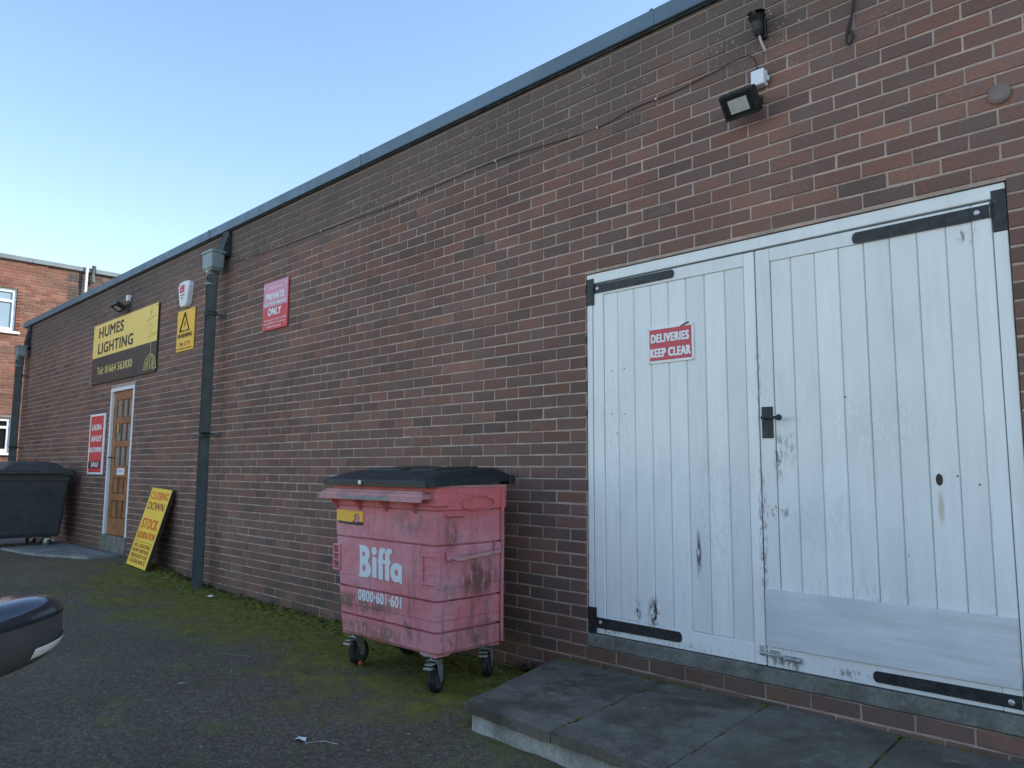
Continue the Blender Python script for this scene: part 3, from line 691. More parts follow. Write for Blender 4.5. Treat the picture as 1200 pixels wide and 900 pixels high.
# leaning closing down board
s = thing('closing_down_board', 'yellow closing down board leaning against the brick wall by the drainpipe', 'sign', (-6.525, -.28, gz(-6.5)))
ux = Vector((1, -.03, -.035)).normalized(); uz = (Vector((-6.455, -.045, 1.0))-Vector((-6.525, -.285, gz(-6.5)+.004))).normalized(); uz = (uz-ux*uz.dot(ux)).normalized(); uy = uz.cross(ux)
BM = Matrix((ux, uy, uz)).transposed().to_4x4(); BM.translation = Vector((-6.525, -.285, gz(-6.5)+.010))
W2, H2 = .325, .925
bm = B(); box(bm, -W2, W2, 0, .028, 0, H2, .003, mtx=BM); obj('backing_board', bm, M['sign_dark'], s)
bm = B(); box(bm, -W2+.003, W2-.003, -.0035, -.0004, .003, H2-.003, mtx=BM); obj('yellow_face', bm, M['yellow3'], s)
def bt(t_, a_, b_, f0, f1, mat, fat=.0): text(t_, a_*W2, b_*W2, H2*(1-f1), H2*(1-f0), -.004, mat, s, fat, BM)
bt('CLOSING', -.86, .86, .05, .15, M['orange_ink'], .025); bt('DOWN', -.8, .8, .185, .285, M['maroon_ink'], .025); bt('STOCK', -.8, .8, .395, .53, M['orange_ink'], .04); bt('LIQUIDATION', -.86, .86, .565, .665, M['orange_ink'], .03)
for i, t_ in enumerate(('ALL LIGHTING', 'NOW FURTHER', 'REDUCED FOR', 'CLEARANCE')): bt(t_, -.8, .8, .715+i*.064, .763+i*.064, M['maroon_ink'], .02)
bm = B(); box(bm, -W2*.9, W2*.9, -.0048, -.0036, H2*.305, H2*.311, mtx=BM); obj('rule_line', bm, M['maroon_ink'], s)
bm = B(); box(bm, W2-.05, W2-.02, .03, .05, -.0, H2*.95, mtx=BM); obj('batten', bm, M['wood_dark'], s)

# ------------------------------------------------------------------ wall fittings
s = thing('alarm_box', 'white shield shaped alarm box with red square on the wall', 'alarm', (-6.08, 0, 3.14))
bm = B(); sh = [(-6.295, 3.40), (-6.265, 3.45), (-6.14, 3.465), (-6.015, 3.45), (-5.985, 3.40), (-6.045, 3.175), (-6.075, 3.15), (-6.205, 3.15), (-6.235, 3.175)]
sm = [(-6.14+(x+6.14)*.93, 3.31+(z-3.31)*.95) for x, z in sh]
loft(bm, [[(x, -.002, z) for x, z in sh], [(x, -.050, z) for x, z in sh], [(x, -.065, z) for x, z in sm]]); obj('casing', bm, M['white_pvc'], s)
bm = B(); box(bm, -6.235, -6.11, -.0685, -.0653, 3.325, 3.415); obj('red_emblem', bm, M['red'], s); bm = B(); line(bm, [(-6.22, 3.395), (-6.13, 3.385), (-6.215, 3.36), (-6.125, 3.345)], .006, -.069); obj('emblem_mark', bm, M['white'], s)
text('ALARM', -6.225, -6.10, 3.285, 3.305, -.0658, M['ink_soft'], s); text('24hr', -6.20, -6.12, 3.25, 3.266, -.0658, M['ink_soft'], s)

def floodlight(x, z, label, wdt, hgt, tilt, jb):
    s = thing('floodlight', label, 'lamp', (x, 0, z))
    T = Matrix.Translation((x, -.13, z)) @ Matrix.Rotation(tilt, 4, 'X')
    bm = B(); box(bm, -wdt/2, wdt/2, -.028, .022, -hgt/2, hgt/2, .008, 2, mtx=T); obj('housing', bm, M['black_plastic'], s)
    bm = B(); 
    for q in ((-wdt/2+.004, wdt/2-.004, hgt/2-.016, hgt/2-.004), (-wdt/2+.004, wdt/2-.004, -hgt/2+.004, -hgt/2+.016), (-wdt/2+.004, -wdt/2+.016, -hgt/2+.017, hgt/2-.017), (wdt/2-.016, wdt/2-.004, -hgt/2+.017, hgt/2-.017)): box(bm, q[0], q[1], -.034, -.0285, q[2], q[3], mtx=T)
    obj('rim', bm, M['iron'], s)
    bm = B(); box(bm, -wdt*.27, wdt*.27, -.0325, -.0285, -hgt*.26, hgt*.26, mtx=T); obj('lens', bm, M['lens'], s)
    bm = B(); tube(bm, [(x-.05, -.12, z+.01), (x-.05, -.05, z+.02), (x-.05, -.012, z+.05)], .007, 6); tube(bm, [(x+.05, -.12, z+.01), (x+.05, -.05, z+.02), (x+.05, -.012, z+.05)], .007, 6); box(bm, x-.06, x+.06, -.014, -.002, z+.02, z+.07, .003); obj('bracket', bm, M['iron'], s)
    bm = B(); box(bm, x+jb[0]-.036, x+jb[0]+.036, -.055, -.003, z+jb[1]-.042, z+jb[1]+.042, .006, 2); obj('junction_box', bm, M['white_pvc'], s)
    bm = B(); box(bm, x+jb[0]+.036, x+jb[0]+.052, -.03, -.01, z+jb[1]-.025, z+jb[1]+.005, .003); obj('cable_gland', bm, M['steel'], s)
    return s
floodlight(1.045, 3.135, 'black floodlight with white junction box above the white doors', .19, .135, R(38), (.055, .15))
floodlight(-8.13, 3.44, 'small dark floodlight on the wall above the shop sign', .24, .15, R(60), (.06, .12))
s = thing('outside_socket', 'black cowled cable entry near the roof edge above the floodlight', 'socket', (1.12, 0, 3.5))
bm = B(); box(bm, 1.098, 1.142, -.026, -.002, 3.50, 3.615, .005); obj('back_plate', bm, M['black_plastic'], s)
bm = B(); tube(bm, [(1.118, -.075, 3.625), (1.118, -.07, 3.605), (1.118, -.066, 3.575), (1.118, -.06, 3.535), (1.118, -.055, 3.51)], [.047, .047, .030, .027, .020], 14); obj('cowl', bm, M['black_plastic'], s)
bm = B(); tube(bm, smoothpts([(1.118, -.05, 3.515), (1.119, -.04, 3.49), (1.123, -.02, 3.46), (1.128, -.004, 3.437)]), .0065, 7); obj('white_lead', bm, M['white_cable'], s)
s = thing('wall_cable', 'thin black cable running along the top of the wall to the floodlight', 'cable', (-2, 0, 3.4))
cp = [(-4.92, 3.462), (-4.64, 3.450), (-3.76, 3.431), (-2.86, 3.420), (-2.1, 3.406), (-1.46, 3.421), (-.90, 3.428), (-.41, 3.397), (.016, 3.376), (.29, 3.408), (.574, 3.412), (.794, 3.43), (.95, 3.444), (1.03, 3.448), (1.068, 3.41), (1.083, 3.33)]
bm = B(); tube(bm, [(q.x, -.010-.003*math.sin(q.x*9), q.z) for q in smoothpts([(x, 0, z) for x, z in cp])], .0027, 6); obj('flex', bm, M['cable'], s)
bm = B()
for x, z in ((-4.64, 3.450), (-3.2, 3.427), (-1.75, 3.412), (-.9, 3.428), (.016, 3.376), (.45, 3.412)): box(bm, x-.004, x+.004, -.015, -.001, z-.007, z+.007, .001)
obj('cable_clip', bm, M['white_cable'], s)
bm = B(); tube(bm, [(q.x, -.012, q.z) for q in smoothpts([(1.60, 0, 3.83), (1.585, 0, 3.6), (1.582, 0, 3.51), (1.575, 0, 3.45), (1.55, 0, 3.375), (1.541, 0, 3.32), (1.556, 0, 3.298), (1.572, 0, 3.335), (1.560, 0, 3.368), (1.548, 0, 3.36)])], .0055, 6)
tag(obj('loose_cable', bm, M['cable'], None, loc=(1.58, 0, 3.5)), 'loose black cable end hanging in a loop below the roof edge', 'cable')
bm = B(); tube(bm, [(2.15, -.002, 2.835), (2.15, -.012, 2.835), (2.15, -.020, 2.835)], [.045, .043, .030], 20); tag(obj('vent_cover', bm, simple('brick_brown_cover', (.20, .15, .135), .8), None, loc=(2.15, 0, 2.835)), 'small round brick coloured cover on the wall above the right end of the doors', 'vent')

def downpipe(x, ztop_, label, rad, hop, chx, Y=-.14):
    s = thing('downpipe', label, 'drainpipe', (x, Y, gz(x)), 'dark downpipes with square hopper heads')
    bm = B(); tube(bm, [(x, Y, gz(x)-.02), (x, Y, ztop_-.26)], rad, 24, False); obj('pipe', bm, M['dark_pvc'], s, True)
    bm = B(); tube(bm, [(x, Y, ztop_-.37), (x, Y, ztop_-.235)], rad*1.1, 20); obj('pipe_socket', bm, M['grey_pvc'] if hop else M['dark_pvc'], s, False)
    bm = B(); tube(bm, [(x, Y, ztop_-.24), (x, Y, ztop_-.215)], rad*1.25, 20); obj('collar', bm, M['white_cable'], s)
    bm = B(); z0, z1 = ztop_-.20, ztop_
    loft(bm, [rrect(x-.085, x+.085, Y-.05, Y+.05, z0-.02, .02, 3), rrect(x-.118, x+.118, Y-.068, Y+.068, z0+.015, .015, 3), rrect(x-.124, x+.124, Y-.073, Y+.073, z1-.028, .012, 3), rrect(x-.134, x+.134, Y-.083, Y+.083, z1-.026, .012, 3), rrect(x-.134, x+.134, Y-.083, Y+.083, z1, .012, 3)]); obj('hopper_head', bm, M['grey_pvc'], s)
    bm = B(); loft(bm, [[(x+chx-.07, yy, zz), (x+chx+.07, yy, zz), (x+chx+.07, -.006, zz), (x+chx-.07, -.006, zz)] for yy, zz in ((-.10, z1-.04), (-.085, z1+.06), (-.043, ZT-.10), (-.043, ZT-.045))]); obj('outlet_chute', bm, M['lead'], s)
    for zb_ in (1.6, 2.9):
        bm = B(); tube(bm, [(x, Y, zb_), (x, Y, zb_+.035)], rad*1.14, 18); box(bm, x-.012, x+.012, Y+.03, -.002, zb_+.005, zb_+.03); box(bm, x-.075, x+.075, -.014, -.002, zb_-.005, zb_+.04); obj('pipe_bracket', bm, M['dark_pvc'], s)
    return s
downpipe(-5.18, 3.60, 'tall dark grey downpipe with hopper between the parking and warning signs', .058, True, .06)
downpipe(-13.18, 3.46, 'far dark downpipe at the left end corner of the brick building', .062, True, .0)

# ------------------------------------------------------------------ four wheeled bins
def caster(x, y, zt, ang, big=1., plate=True):
    h_ = thing('caster', None, None) if False else None
    return None
def make_caster(parent, x, y, z0, zt, ang, rad=.078):
    """swivel caster: fork part with its wheel as sub-part"""
    T = Matrix.Translation((x, y, z0)) @ Matrix.Rotation(ang, 4, 'Z')
    bm = B(); H = zt-z0
    box(bm, -.055, .055, -.05, .05, H-.008, H, .002, mtx=T); tube(bm, [T @ Vector((0, 0, H-.008)), T @ Vector((0, 0, H-.03))], .032, 12)
    for sy in (-1, 1):
        poly = [(.036, H-.028), (-.036, H-.028), (-.048, rad+.02), (-.040, rad-.018), (-.018, rad-.016), (.005, rad+.03)]
        a = [T @ Vector((px, sy*.030, pz)) for px, pz in poly]; b = [T @ Vector((px, sy*.034, pz)) for px, pz in poly]
        va = [bm.verts.new(q) for q in a]; vb = [bm.verts.new(q) for q in b]; bm.faces.new(va); bm.faces.new(vb[::-1])
        for i in range(6): bm.faces.new((va[i], vb[i], vb[(i+1) % 6], va[(i+1) % 6]))
    box(bm, -.036, .036, -.030, .030, H-.032, H-.027, mtx=T)
    box(bm, .01, .075, -.024, .024, H-.05, H-.043, mtx=T); box(bm, .055, .09, -.027, .027, H-.072, H-.060, .002, mtx=T)
    f = obj('caster_fork', bm, M['steel'], parent)
    bm = B(); prof = [(-.021, rad*.72), (-.023, rad*.9), (-.014, rad), (.014, rad), (.023, rad*.9), (.021, rad*.72)]
    n = 20; rings = [[T @ Vector((-.028+r_*math.cos(2*math.pi*k/n), yy, rad+r_*math.sin(2*math.pi*k/n))) for k in range(n)] for yy, r_ in prof]
    loft(bm, rings, False); obj('tyre', bm, M['rubber'], f, True)
    bm = B(); rings = [[T @ Vector((-.028+r_*math.cos(2*math.pi*k/n), yy, rad+r_*math.sin(2*math.pi*k/n))) for k in range(n)] for yy, r_ in ((-.021, rad*.70), (-.008, rad*.6), (-.020, rad*.22), (.020, rad*.22), (.008, rad*.6), (.021, rad*.70))]
    loft(bm, rings, True); obj('rim', bm, M['dark_rim'], f)
    return f

bn = thing('waste_bin', 'faded red four wheeled waste bin with dark lid standing against the wall', 'bin', (-1.05, -.5, 0))
zb, zt = .212, 1.15
def bx(z, ins=0.):
    t = (z-zb)/(zt-zb)
    return (-1.495-.115*t+ins, -.540+.008*t-ins, -.785-.02*t+ins, -.255+.02*t-ins)
def ring(z, ins, r=.028): x0, x1, y0, y1 = bx(z, ins); return rrect(x0, x1, y0, y1, z, r, 4)
prof = [(zb, .016), (zb+.02, .002), (.333, 0), (.334, .028), (.345, .028), (.347, .002), (.40, .003), (.404, -.001), (.506, -.001), (.507, .028), (.516, .028), (.518, .002), (.58, .002), (.584, 0), (.817, 0), (.818, .026), (.826, .026), (.828, 0), (.905, .0), (.909, .004), (1.015, .004), (1.0155, .018), (1.0195, .018), (1.020, 0), (1.03, -.002), (1.143, -.004), (zt, -.004)]
bm = B(); loft(bm, [ring(z, i) for z, i in prof]); body = obj('body', bm, M['bin'], bn)
bm = B(); loft(bm, [rrect(-1.622, -.522, -.818, -.222, 1.150, .05, 5), rrect(-1.622, -.522, -.818, -.222, 1.163, .05, 5)]); obj('rim', bm, M['bin_worn'], bn)
# lid: flange, sloping dome and raised pads
LX0, LX1, LY0, LY1 = -1.640, -.512, -.875, -.205
bm = B(); 
def lr(z, i, iy0=None): 
    return rrect(LX0+i, LX1-i*.55, LY0+(iy0 if iy0 is not None else i), LY1-i*.4, z, .05+i*.2, 5)
def sl_(r_, k=.055): return [(x, y, z+(y-LY0)*k) for x, y, z in r_]
loft(bm, [sl_(lr(1.158, .012)), sl_(lr(1.150, 0)), sl_(lr(1.180, -.002)), sl_(lr(1.188, .006)), sl_(lr(1.228, .11)), sl_(lr(1.236, .16)), sl_(lr(1.238, .24))]); lid = obj('lid', bm, M['lid'], bn, False)
bm = B()
for q in ((-1.40, -1.00), (-.93, -.66)):
    loft(bm, [sl_(rrect(q[0], q[1], -.71, -.34, 1.230, .03, 4)), sl_(rrect(q[0]+.01, q[1]-.01, -.70, -.35, 1.246, .03, 4)), sl_(rrect(q[0]+.03, q[1]-.03, -.68, -.37, 1.248, .02, 4))])
obj('lid_pad', bm, M['lid'], lid)
bm = B(); box(bm, -1.20, -1.17, -.885, -.877, 1.160, 1.185, .002); obj('lock_plate', bm, M['screw'], lid)
bm = B(); tube(bm, [(LX0+.04, -.205, 1.195), (LX1-.005, -.205, 1.195)], .026, 10); 
for k in range(3): bmesh.ops.create_icosphere(bm, subdivisions=1, radius=.009, matrix=Matrix.Translation((LX1+.003, -.225+.025*k, 1.21-.012*(k % 2))))
for xx in (-.56, -1.0, -1.5): box(bm, xx-.05, xx+.05, -.235, -.19, 1.165, 1.222, .006)
obj('hinge', bm, M['lid'], bn)
# comb bar along the front, with gussets
bm = B(); X0, X1 = -1.615, -.565
loft(bm, [[(X0, -.802, 1.118), (X0, -.880, 1.112), (X0, -.888, 1.104), (X0, -.888, 1.096), (X0, -.905, 1.092), (X0, -.905, 1.066), (X0, -.885, 1.066), (X0, -.885, 1.082), (X0, -.802, 1.085)], [(X1, -.802, 1.118), (X1, -.880, 1.112), (X1, -.888, 1.104), (X1, -.888, 1.096), (X1, -.905, 1.092), (X1, -.905, 1.066), (X1, -.885, 1.066), (X1, -.885, 1.082), (X1, -.802, 1.085)]])
cbar = obj('comb_bar', bm, M['bin_worn'], bn)
bm = B(); box(bm, -1.33, -.86, -.907, -.901, 1.068, 1.0905, .001); obj('worn_strip', bm, M['worn_grey'], cbar)
bm = B(); box(bm, X0+.02, X1-.02, -.868, -.842, 1.112, 1.127, .003); obj('top_lip', bm, M['bin_worn'], cbar)
for xx in (-1.56, -1.30, -1.02, -.74):
    bm = B(); a = [bm.verts.new(q) for q in ((xx, -.80, 1.084), (xx, -.878, 1.081), (xx, -.80, .995))]; b = [bm.verts.new((v_.co.x+.018, v_.co.y, v_.co.z)) for v_ in a]
    bm.faces.new(a); bm.faces.new(b[::-1])
    for i in range(3): bm.faces.new((a[i], b[i], b[(i+1) % 3], a[(i+1) % 3]))
    obj('gusset', bm, M['bin'], bn)
# lifting pockets moulded on the front corners
for xa, xb in ((-.66, -.545), (-1.585, -1.50)):
    bm = B(); yy = -.806
    for q in ((xa, xb, .755, .768), (xa, xb, .60, .613), (xa, xa+.012, .614, .754), (xb-.012, xb, .614, .754)): box(bm, q[0], q[1], yy, -.78, q[2], q[3], .003)
    for zz in (.66, .705): box(bm, xa+.014, xb-.014, yy+.003, -.78, zz, zz+.008)
    obj('lifting_pocket', bm, M['bin'], bn)
# side panel details (facing the white doors)
bm = B(); xs_ = -.52
tube(bm, smoothpts([(xs_-.01, -.70, .760), (xs_+.035, -.69, .748), (xs_+.045, -.66, .745), (xs_+.045, -.39, .765), (xs_+.035, -.35, .772), (xs_-.01, -.335, .79)]), .0125, 8); obj('side_handle', bm, M['bin_worn'], bn)
bm = B(); box(bm, xs_-.01, xs_+.012, -.735, -.685, .735, .785, .004); box(bm, xs_-.01, xs_+.012, -.355, -.31, .76, .82, .004); obj('handle_bracket', bm, M['bin'], bn)
bm = B(); pts = [(xs_+.003, -.49+.13*math.cos(2*math.pi*k/28), 1.055+.042*math.sin(2*math.pi*k/28)) for k in range(29)]; tube(bm, pts, .0045, 5); obj('moulded_oval', bm, M['bin'], bn)
bm = B(); box(bm, xs_-.01, xs_+.022, -.74, -.60, .985, 1.0, .004); obj('side_ledge', bm, M['bin'], bn)
bm = B()
for yy in (-.29,): box(bm, xs_-.01, xs_+.006, yy-.008, yy+.008, zb+.02, zt-.02, .002)
obj('side_rib', bm, M['bin'], bn)
bm = B(); box(bm, -.64, -.521, -.823, -.80, 1.045, 1.118, .003); box(bm, -.53, -.508, -.822, -.72, 1.045, 1.118, .003); obj('corner_band', bm, M['bin'], bn)
# lettering on the bin, lying on the tapered front
def fy(z): return bx(z)[2]
SK = Matrix(((1, 0, 0, 0), (0, 1, -.02/(zt-zb), 0), (0, 0, 1, 0), (0, 0, 0, 1)))
def onbin(s_, x0, x1, z0, z1, mat, fat):
    bm = text_bm(s_, x1-x0, z1-z0, fat)
    for v_ in bm.verts: v_.co = Vector((x0+v_.co.x, fy(z0+v_.co.z)-.0018+v_.co.y, z0+v_.co.z))
    return obj('lettering', bm, mat, bn)
# rounded, heavy, close-set logo word built letter by letter
def logo(x0, z0, W_, H_):
    def arc(cx, cz, rx, rz, a0, a1, n=14): return [(cx+rx*math.cos(R(a0+(a1-a0)*i/n)), cz+rz*math.sin(R(a0+(a1-a0)*i/n))) for i in range(n+1)]
    # each glyph: outer outline and holes, in units of W_, H_
    G = []
    bo = [(0, 0)] + arc(.17, .245, .125, .245, -90, 68, 10)[0:] + arc(.145, .74, .115, .245, -40, 90, 10) + [(0, 1.0), (.02, .9), (.02, .1)]
    G.append((bo, [arc(.115, .72, .038, .085, 0, 360, 12)[:-1], arc(.125, .29, .045, .11, 0, 360, 12)[:-1]]))
    G.append((arc(.365, .855, .06, .13, 0, 360, 16)[:-1], []))
    G.append(([(.325, .05), (.425, .03), (.425, .66), (.325, .68)], []))
    def eff(x): return [(x+.0, .02), (x+.095, .0), (x+.095, .5), (x+.125, .52), (x+.125, .63), (x+.095, .63), (x+.095, .76)] + [(x+.105, .83), (x+.15, .84), (x+.15, .97), (x+.09, .99), (x+.03, .95), (x+.0, .82), (x+.0, .62), (x-.02, .62), (x-.02, .51), (x+.0, .5)]
    G.append((eff(.475), [])); G.append((eff(.625), []))
    ao = arc(.865, .29, .12, .285, 95, 290, 14) + [(.93, .04), (1.0, -.03), (1.0, .52), (.90, .585)]
    G.append((ao, [arc(.88, .30, .04, .10, 0, 360, 12)[:-1]]))
    out = B()
    for o_, holes in G:
        bm = B(); loops = []
        es = []
        for lp in [o_]+holes:
            vs_ = [bm.verts.new((x0+x*W_, 0, z0+z*H_)) for x, z in lp]
            es += [bm.edges.new((vs_[i], vs_[(i+1) % len(vs_)])) for i in range(len(vs_))]
        bmesh.ops.triangle_fill(bm, use_beauty=True, use_dissolve=False, edges=es, normal=(0, -1, 0))
        g = bmesh.ops.extrude_face_region(bm, geom=bm.faces[:])
        for e in g['geom']:
            if isinstance(e, bmesh.types.BMVert): e.co.y -= .0016
        me = bpy.data.meshes.new('t'); bm.to_mesh(me); bm.free(); out.from_mesh(me); bpy.data.meshes.remove(me)
    for v_ in out.verts: v_.co.y += fy(v_.co.z)-.001
    return out
o = obj('lettering', logo(-1.293, .583, .443, .196), M['white_old'], bn)
onbin('0800\u00b7601\u00b7601', -1.298, -.852, .436, .506, M['white_old'], .035)
bm = B(); 
prism(bm, [(-1.552, .922), (-1.37, .916), (-1.345, .940), (-1.36, .955), (-1.335, .97), (-1.30, .972), (-1.285, .945), (-1.30, .925), (-1.255, .920), (-1.255, .985), (-1.552, .990)], fy(.95)-.003, -.79); st_ = obj('sticker', bm, M['yellow2'], bn)
bm = B(); prism(bm, [(-1.53, .905), (-1.40, .900), (-1.26, .898), (-1.26, .915), (-1.30, .920), (-1.42, .912), (-1.53, .918)], fy(.92)-.003, -.79); obj('sticker_edge', bm, M['ink'], bn)
for (x, y, an) in ((-.63, -.72, R(-66)), (-1.46, -.69, R(-78)), (-.645, -.30, R(-58)), (-1.45, -.30, R(-100))): make_caster(bn, x, y, gz(x, y), zb-.004, an)
for q in ((-.70, -.56, -.775, -.665), (-1.52, -1.42, -.755, -.635), (-.70, -.565, -.35, -.265)):
    bm = B(); box(bm, q[0], q[1], q[2], q[3], zb-.012, zb+.004, .003); obj('corner_plate', bm, M['bin_worn'], bn)

bb = thing('waste_bin', 'charcoal plastic waste bin with domed lid at the far left corner', 'bin', (-10.1, -.65, gz(-10)), None)
g0 = gz(-10)
def bring(z, x0, x1, y0, y1, r=.05): return rrect(x0, x1, y0, y1, g0+z, r, 4)
bm = B(); loft(bm, [bring(.15, -10.42, -9.74, -1.10, -.235), bring(.2, -10.45, -9.71, -1.13, -.22), bring(.95, -10.52, -9.64, -1.18, -.155), bring(.955, -10.54, -9.62, -1.2, -.14), bring(1.06, -10.54, -9.62, -1.2, -.14)]); obj('body', bm, M['black_bin'], bb)
bm = B(); loft(bm, [bring(1.035, -10.58, -9.58, -1.24, -.10), bring(1.10, -10.58, -9.58, -1.24, -.10), bring(1.112, -10.57, -9.59, -1.23, -.115)]); ld = obj('lid', bm, M['black_bin'], bb)
bm = B(); loft(bm, [bring(1.112, -10.5, -9.60, -1.02, -.20), bring(1.20, -10.45, -9.66, -.93, -.33), bring(1.225, -10.3, -9.8, -.86, -.41)]); obj('lid_dome', bm, M['black_bin'], ld)
bm = B(); tube(bm, [(-9.57, -1.05, g0+1.06), (-9.545, -1.05, g0+1.06), (-9.545, -.30, g0+1.06), (-9.57, -.30, g0+1.06)], .014, 8); obj('lid_grip', bm, M['black_bin'], bb)
bm = B(); box(bm, -9.688, -9.66, -.80, -.70, g0+.83, g0+.91, .002); obj('label_plate', bm, simple('worn_label', (.12, .14, .13), .6), bb)
for (x, y, an) in ((-9.84, -.34, R(60)), (-9.84, -1.0, R(200)), (-10.3, -.42, R(80)), (-10.3, -1.0, R(200))): make_caster(bb, x, y, g0-.0, g0+.155, an, .07)

# ------------------------------------------------------------------ red brick building beyond
rb = thing('red_brick_building', 'sunlit orange red brick two storey building with white windows beyond the corner', 'building', (-20, 2, 0))
RX, RZ = -18., 6.15; RY0, RY1 = -9.0, 11.0
wins = [(-1.05, .752, 4.45, 5.47), (-1.0, .838, 1.60, 2.42), (-5.6, -3.8, 4.45, 5.47), (-5.6, -3.8, 1.6, 2.42)]
redf = lambda u, d, z: (RX-d, u, z)
bm = B()
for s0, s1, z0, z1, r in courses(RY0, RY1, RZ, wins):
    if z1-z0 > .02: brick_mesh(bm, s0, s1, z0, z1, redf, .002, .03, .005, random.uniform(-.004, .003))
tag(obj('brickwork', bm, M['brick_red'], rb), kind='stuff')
bm = B()
ys_ = [RY0, -5.6, -3.8, -1.05, .752, RY1]
def rw(y0, y1, z0, z1): box(bm, RX-.25, RX-.006, y0, y1, z0, z1)
for y0, y1, ws in ((RY0, -5.6, []), (-5.6, -3.8, [(4.45, 5.47), (1.6, 2.42)]), (-3.8, -1.05, []), (-1.05, .838, [(4.45, 5.47), (1.6, 2.42)]), (.838, RY1, [])):
    zz = [-.1]+[v for w_ in sorted(ws) for v in w_]+[RZ]
    for a_, b_ in zip(zz[::2], zz[1::2]): rw(y0, y1, a_, b_)
obj('mortar', bm, M['mortar_red'], rb)
bm = B(); box(bm, RX-9, RX-.26, RY0, RY0+.25, -.1, RZ); box(bm, RX-9, RX-.26, RY1-.25, RY1, -.1, RZ); box(bm, RX-9.3, RX-9.05, RY0, RY1, -.1, RZ); obj('wall', bm, M['mortar_red'], rb)
bm = B(); box(bm, RX-9.2, RX-.1, RY0+.01, RY1-.01, RZ-.1, RZ-.01); obj('roof', bm, M['roof'], rb)
for a_ in range(int(RY0), int(RY1), 2):
    bm = B(); box(bm, RX-.4, RX+.06, a_+.004, a_+1.996, RZ+.005, RZ+.115, .005); obj('coping_panel', bm, M['coping_far'], rb)
for y0, y1, z0, z1 in wins:
    y1 = y1 if y1 > 0 else y1
    fr = None; bm = B(); X = RX-.05; t_ = .085
    for q in ((y0, y0+t_, z0, z1), (y1-t_, y1, z0, z1)): box(bm, X-.06, X, q[0], q[1], q[2], q[3], .006)
    for q in ((z0, z0+t_), (z1-t_, z1), (z0+(z1-z0)*.68, z0+(z1-z0)*.68+.06)): box(bm, X-.06, X-.001, y0+t_+.001, y1-t_-.001, q[0], q[1], .006)
    ym = (y0+y1)/2-.2; box(bm, X-.058, X-.003, ym-.04, ym+.04, z0+t_+.001, z0+(z1-z0)*.68-.001, .006)
    wn_ = obj('window', bm, M['white_pvc'], rb)
    up_ = z0 > 4
    for (q0, q1, p0, p1) in ((y0+t_, ym-.04, z0+t_, z0+(z1-z0)*.68), (ym+.04, y1-t_, z0+t_, z0+(z1-z0)*.68), (y0+t_, y1-t_, z0+(z1-z0)*.68+.06, z1-t_)):
        bm = B(); box(bm, X-.045, X-.035, q0, q1, p0, p1); obj('pane', bm, M['blind'] if up_ else M['glass_dark'], wn_)
    bm = B(); box(bm, X-.10, X+.10, y0-.05, y1+.10, z0-.06, z0-.002, .006); obj('window_sill', bm, M['white_pvc'], wn_)
bm = B(); tube(bm, [(RX+.09, 2.18, 4.6), (RX+.09, 2.18, 6.32)], .035, 8); obj('white_pole', bm, M['white_pvc'], rb)
bm = B(); tube(bm, [(RX+.09, 2.34, 5.9), (RX+.09, 2.34, 6.33)], .05, 8); obj('vent_pipe', bm, M['dark_pvc'], rb)

# ------------------------------------------------------------------ parked car beside the camera (only its wing mirror reaches into view)
car = thing('parked_car', 'black parked car of which only the wing mirror reaches into the lower left', 'car', (.3, -4.4, 0))
def csec(x, zlo, zbelt, zroof, hw, hr):
    cy = -4.38
    return [(x, cy-hw*.92, zlo), (x, cy-hw, zlo+.2), (x, cy-hw, zbelt-.12), (x, cy-hw*.95, zbelt), (x, cy-hr, zroof-.03), (x, cy-hr*.7, zroof), (x, cy+hr*.7, zroof), (x, cy+hr, zroof-.03), (x, cy+hw*.95, zbelt), (x, cy+hw, zbelt-.12), (x, cy+hw, zlo+.2), (x, cy+hw*.92, zlo)]
SX = [(-1.95, .4, .8, .82, .70, .6), (-1.85, .25, .95, 1.0, .84, .66), (-1.4, .2, .97, 1.38, .88, .60), (-.6, .18, .96, 1.47, .89, .63), (.3, .18, .95, 1.45, .89, .62), (.75, .18, .94, 1.30, .89, .63), (1.25, .18, .92, .96, .89, .78), (1.9, .2, .84, .87, .86, .72), (2.2, .25, .72, .74, .80, .66), (2.3, .32, .6, .62, .72, .58)]
bm = B(); loft(bm, [csec(*q) for q in SX]); obj('body', bm, M['car'], car, True)
for sy in (-1, 1):
    bm = B(); cy = -4.38
    pts = [(-1.3, .895, 1.0), (-.6, .872, 1.0), (.6, .872, .98), (.35, .66, 1.40), (-.6, .67, 1.42), (-1.15, .68, 1.33)]
    f_ = [bm.verts.new((x, cy+sy*(hw_+.006), z)) for x, hw_, z in pts]; bm.faces.new(f_); 
    g = bmesh.ops.extrude_face_region(bm, geom=bm.faces[:])
    for e in g['geom']:
        if isinstance(e, bmesh.types.BMVert): e.co.y -= sy*.02
    obj('side_window', bm, M['glass_dark'], car)
    for wx in (-1.25, 1.42):
        bm = B(); n = 24; loft(bm, [[(wx+r_*math.cos(2*math.pi*k/n), cy+sy*yy, .31+r_*math.sin(2*math.pi*k/n)) for k in range(n)] for yy, r_ in ((.70, .20), (.70, .29), (.72, .31), (.88, .31), (.90, .29), (.895, .2))]); wo = obj('wheel', bm, M['tyre'], car)
        bm = B(); loft(bm, [[(wx+r_*math.cos(2*math.pi*k/n), cy+sy*yy, .31+r_*math.sin(2*math.pi*k/n)) for k in range(n)] for yy, r_ in ((.88, .2), (.902, .19), (.89, .12), (.9, .04))]); obj('rim', bm, M['steel'], wo)
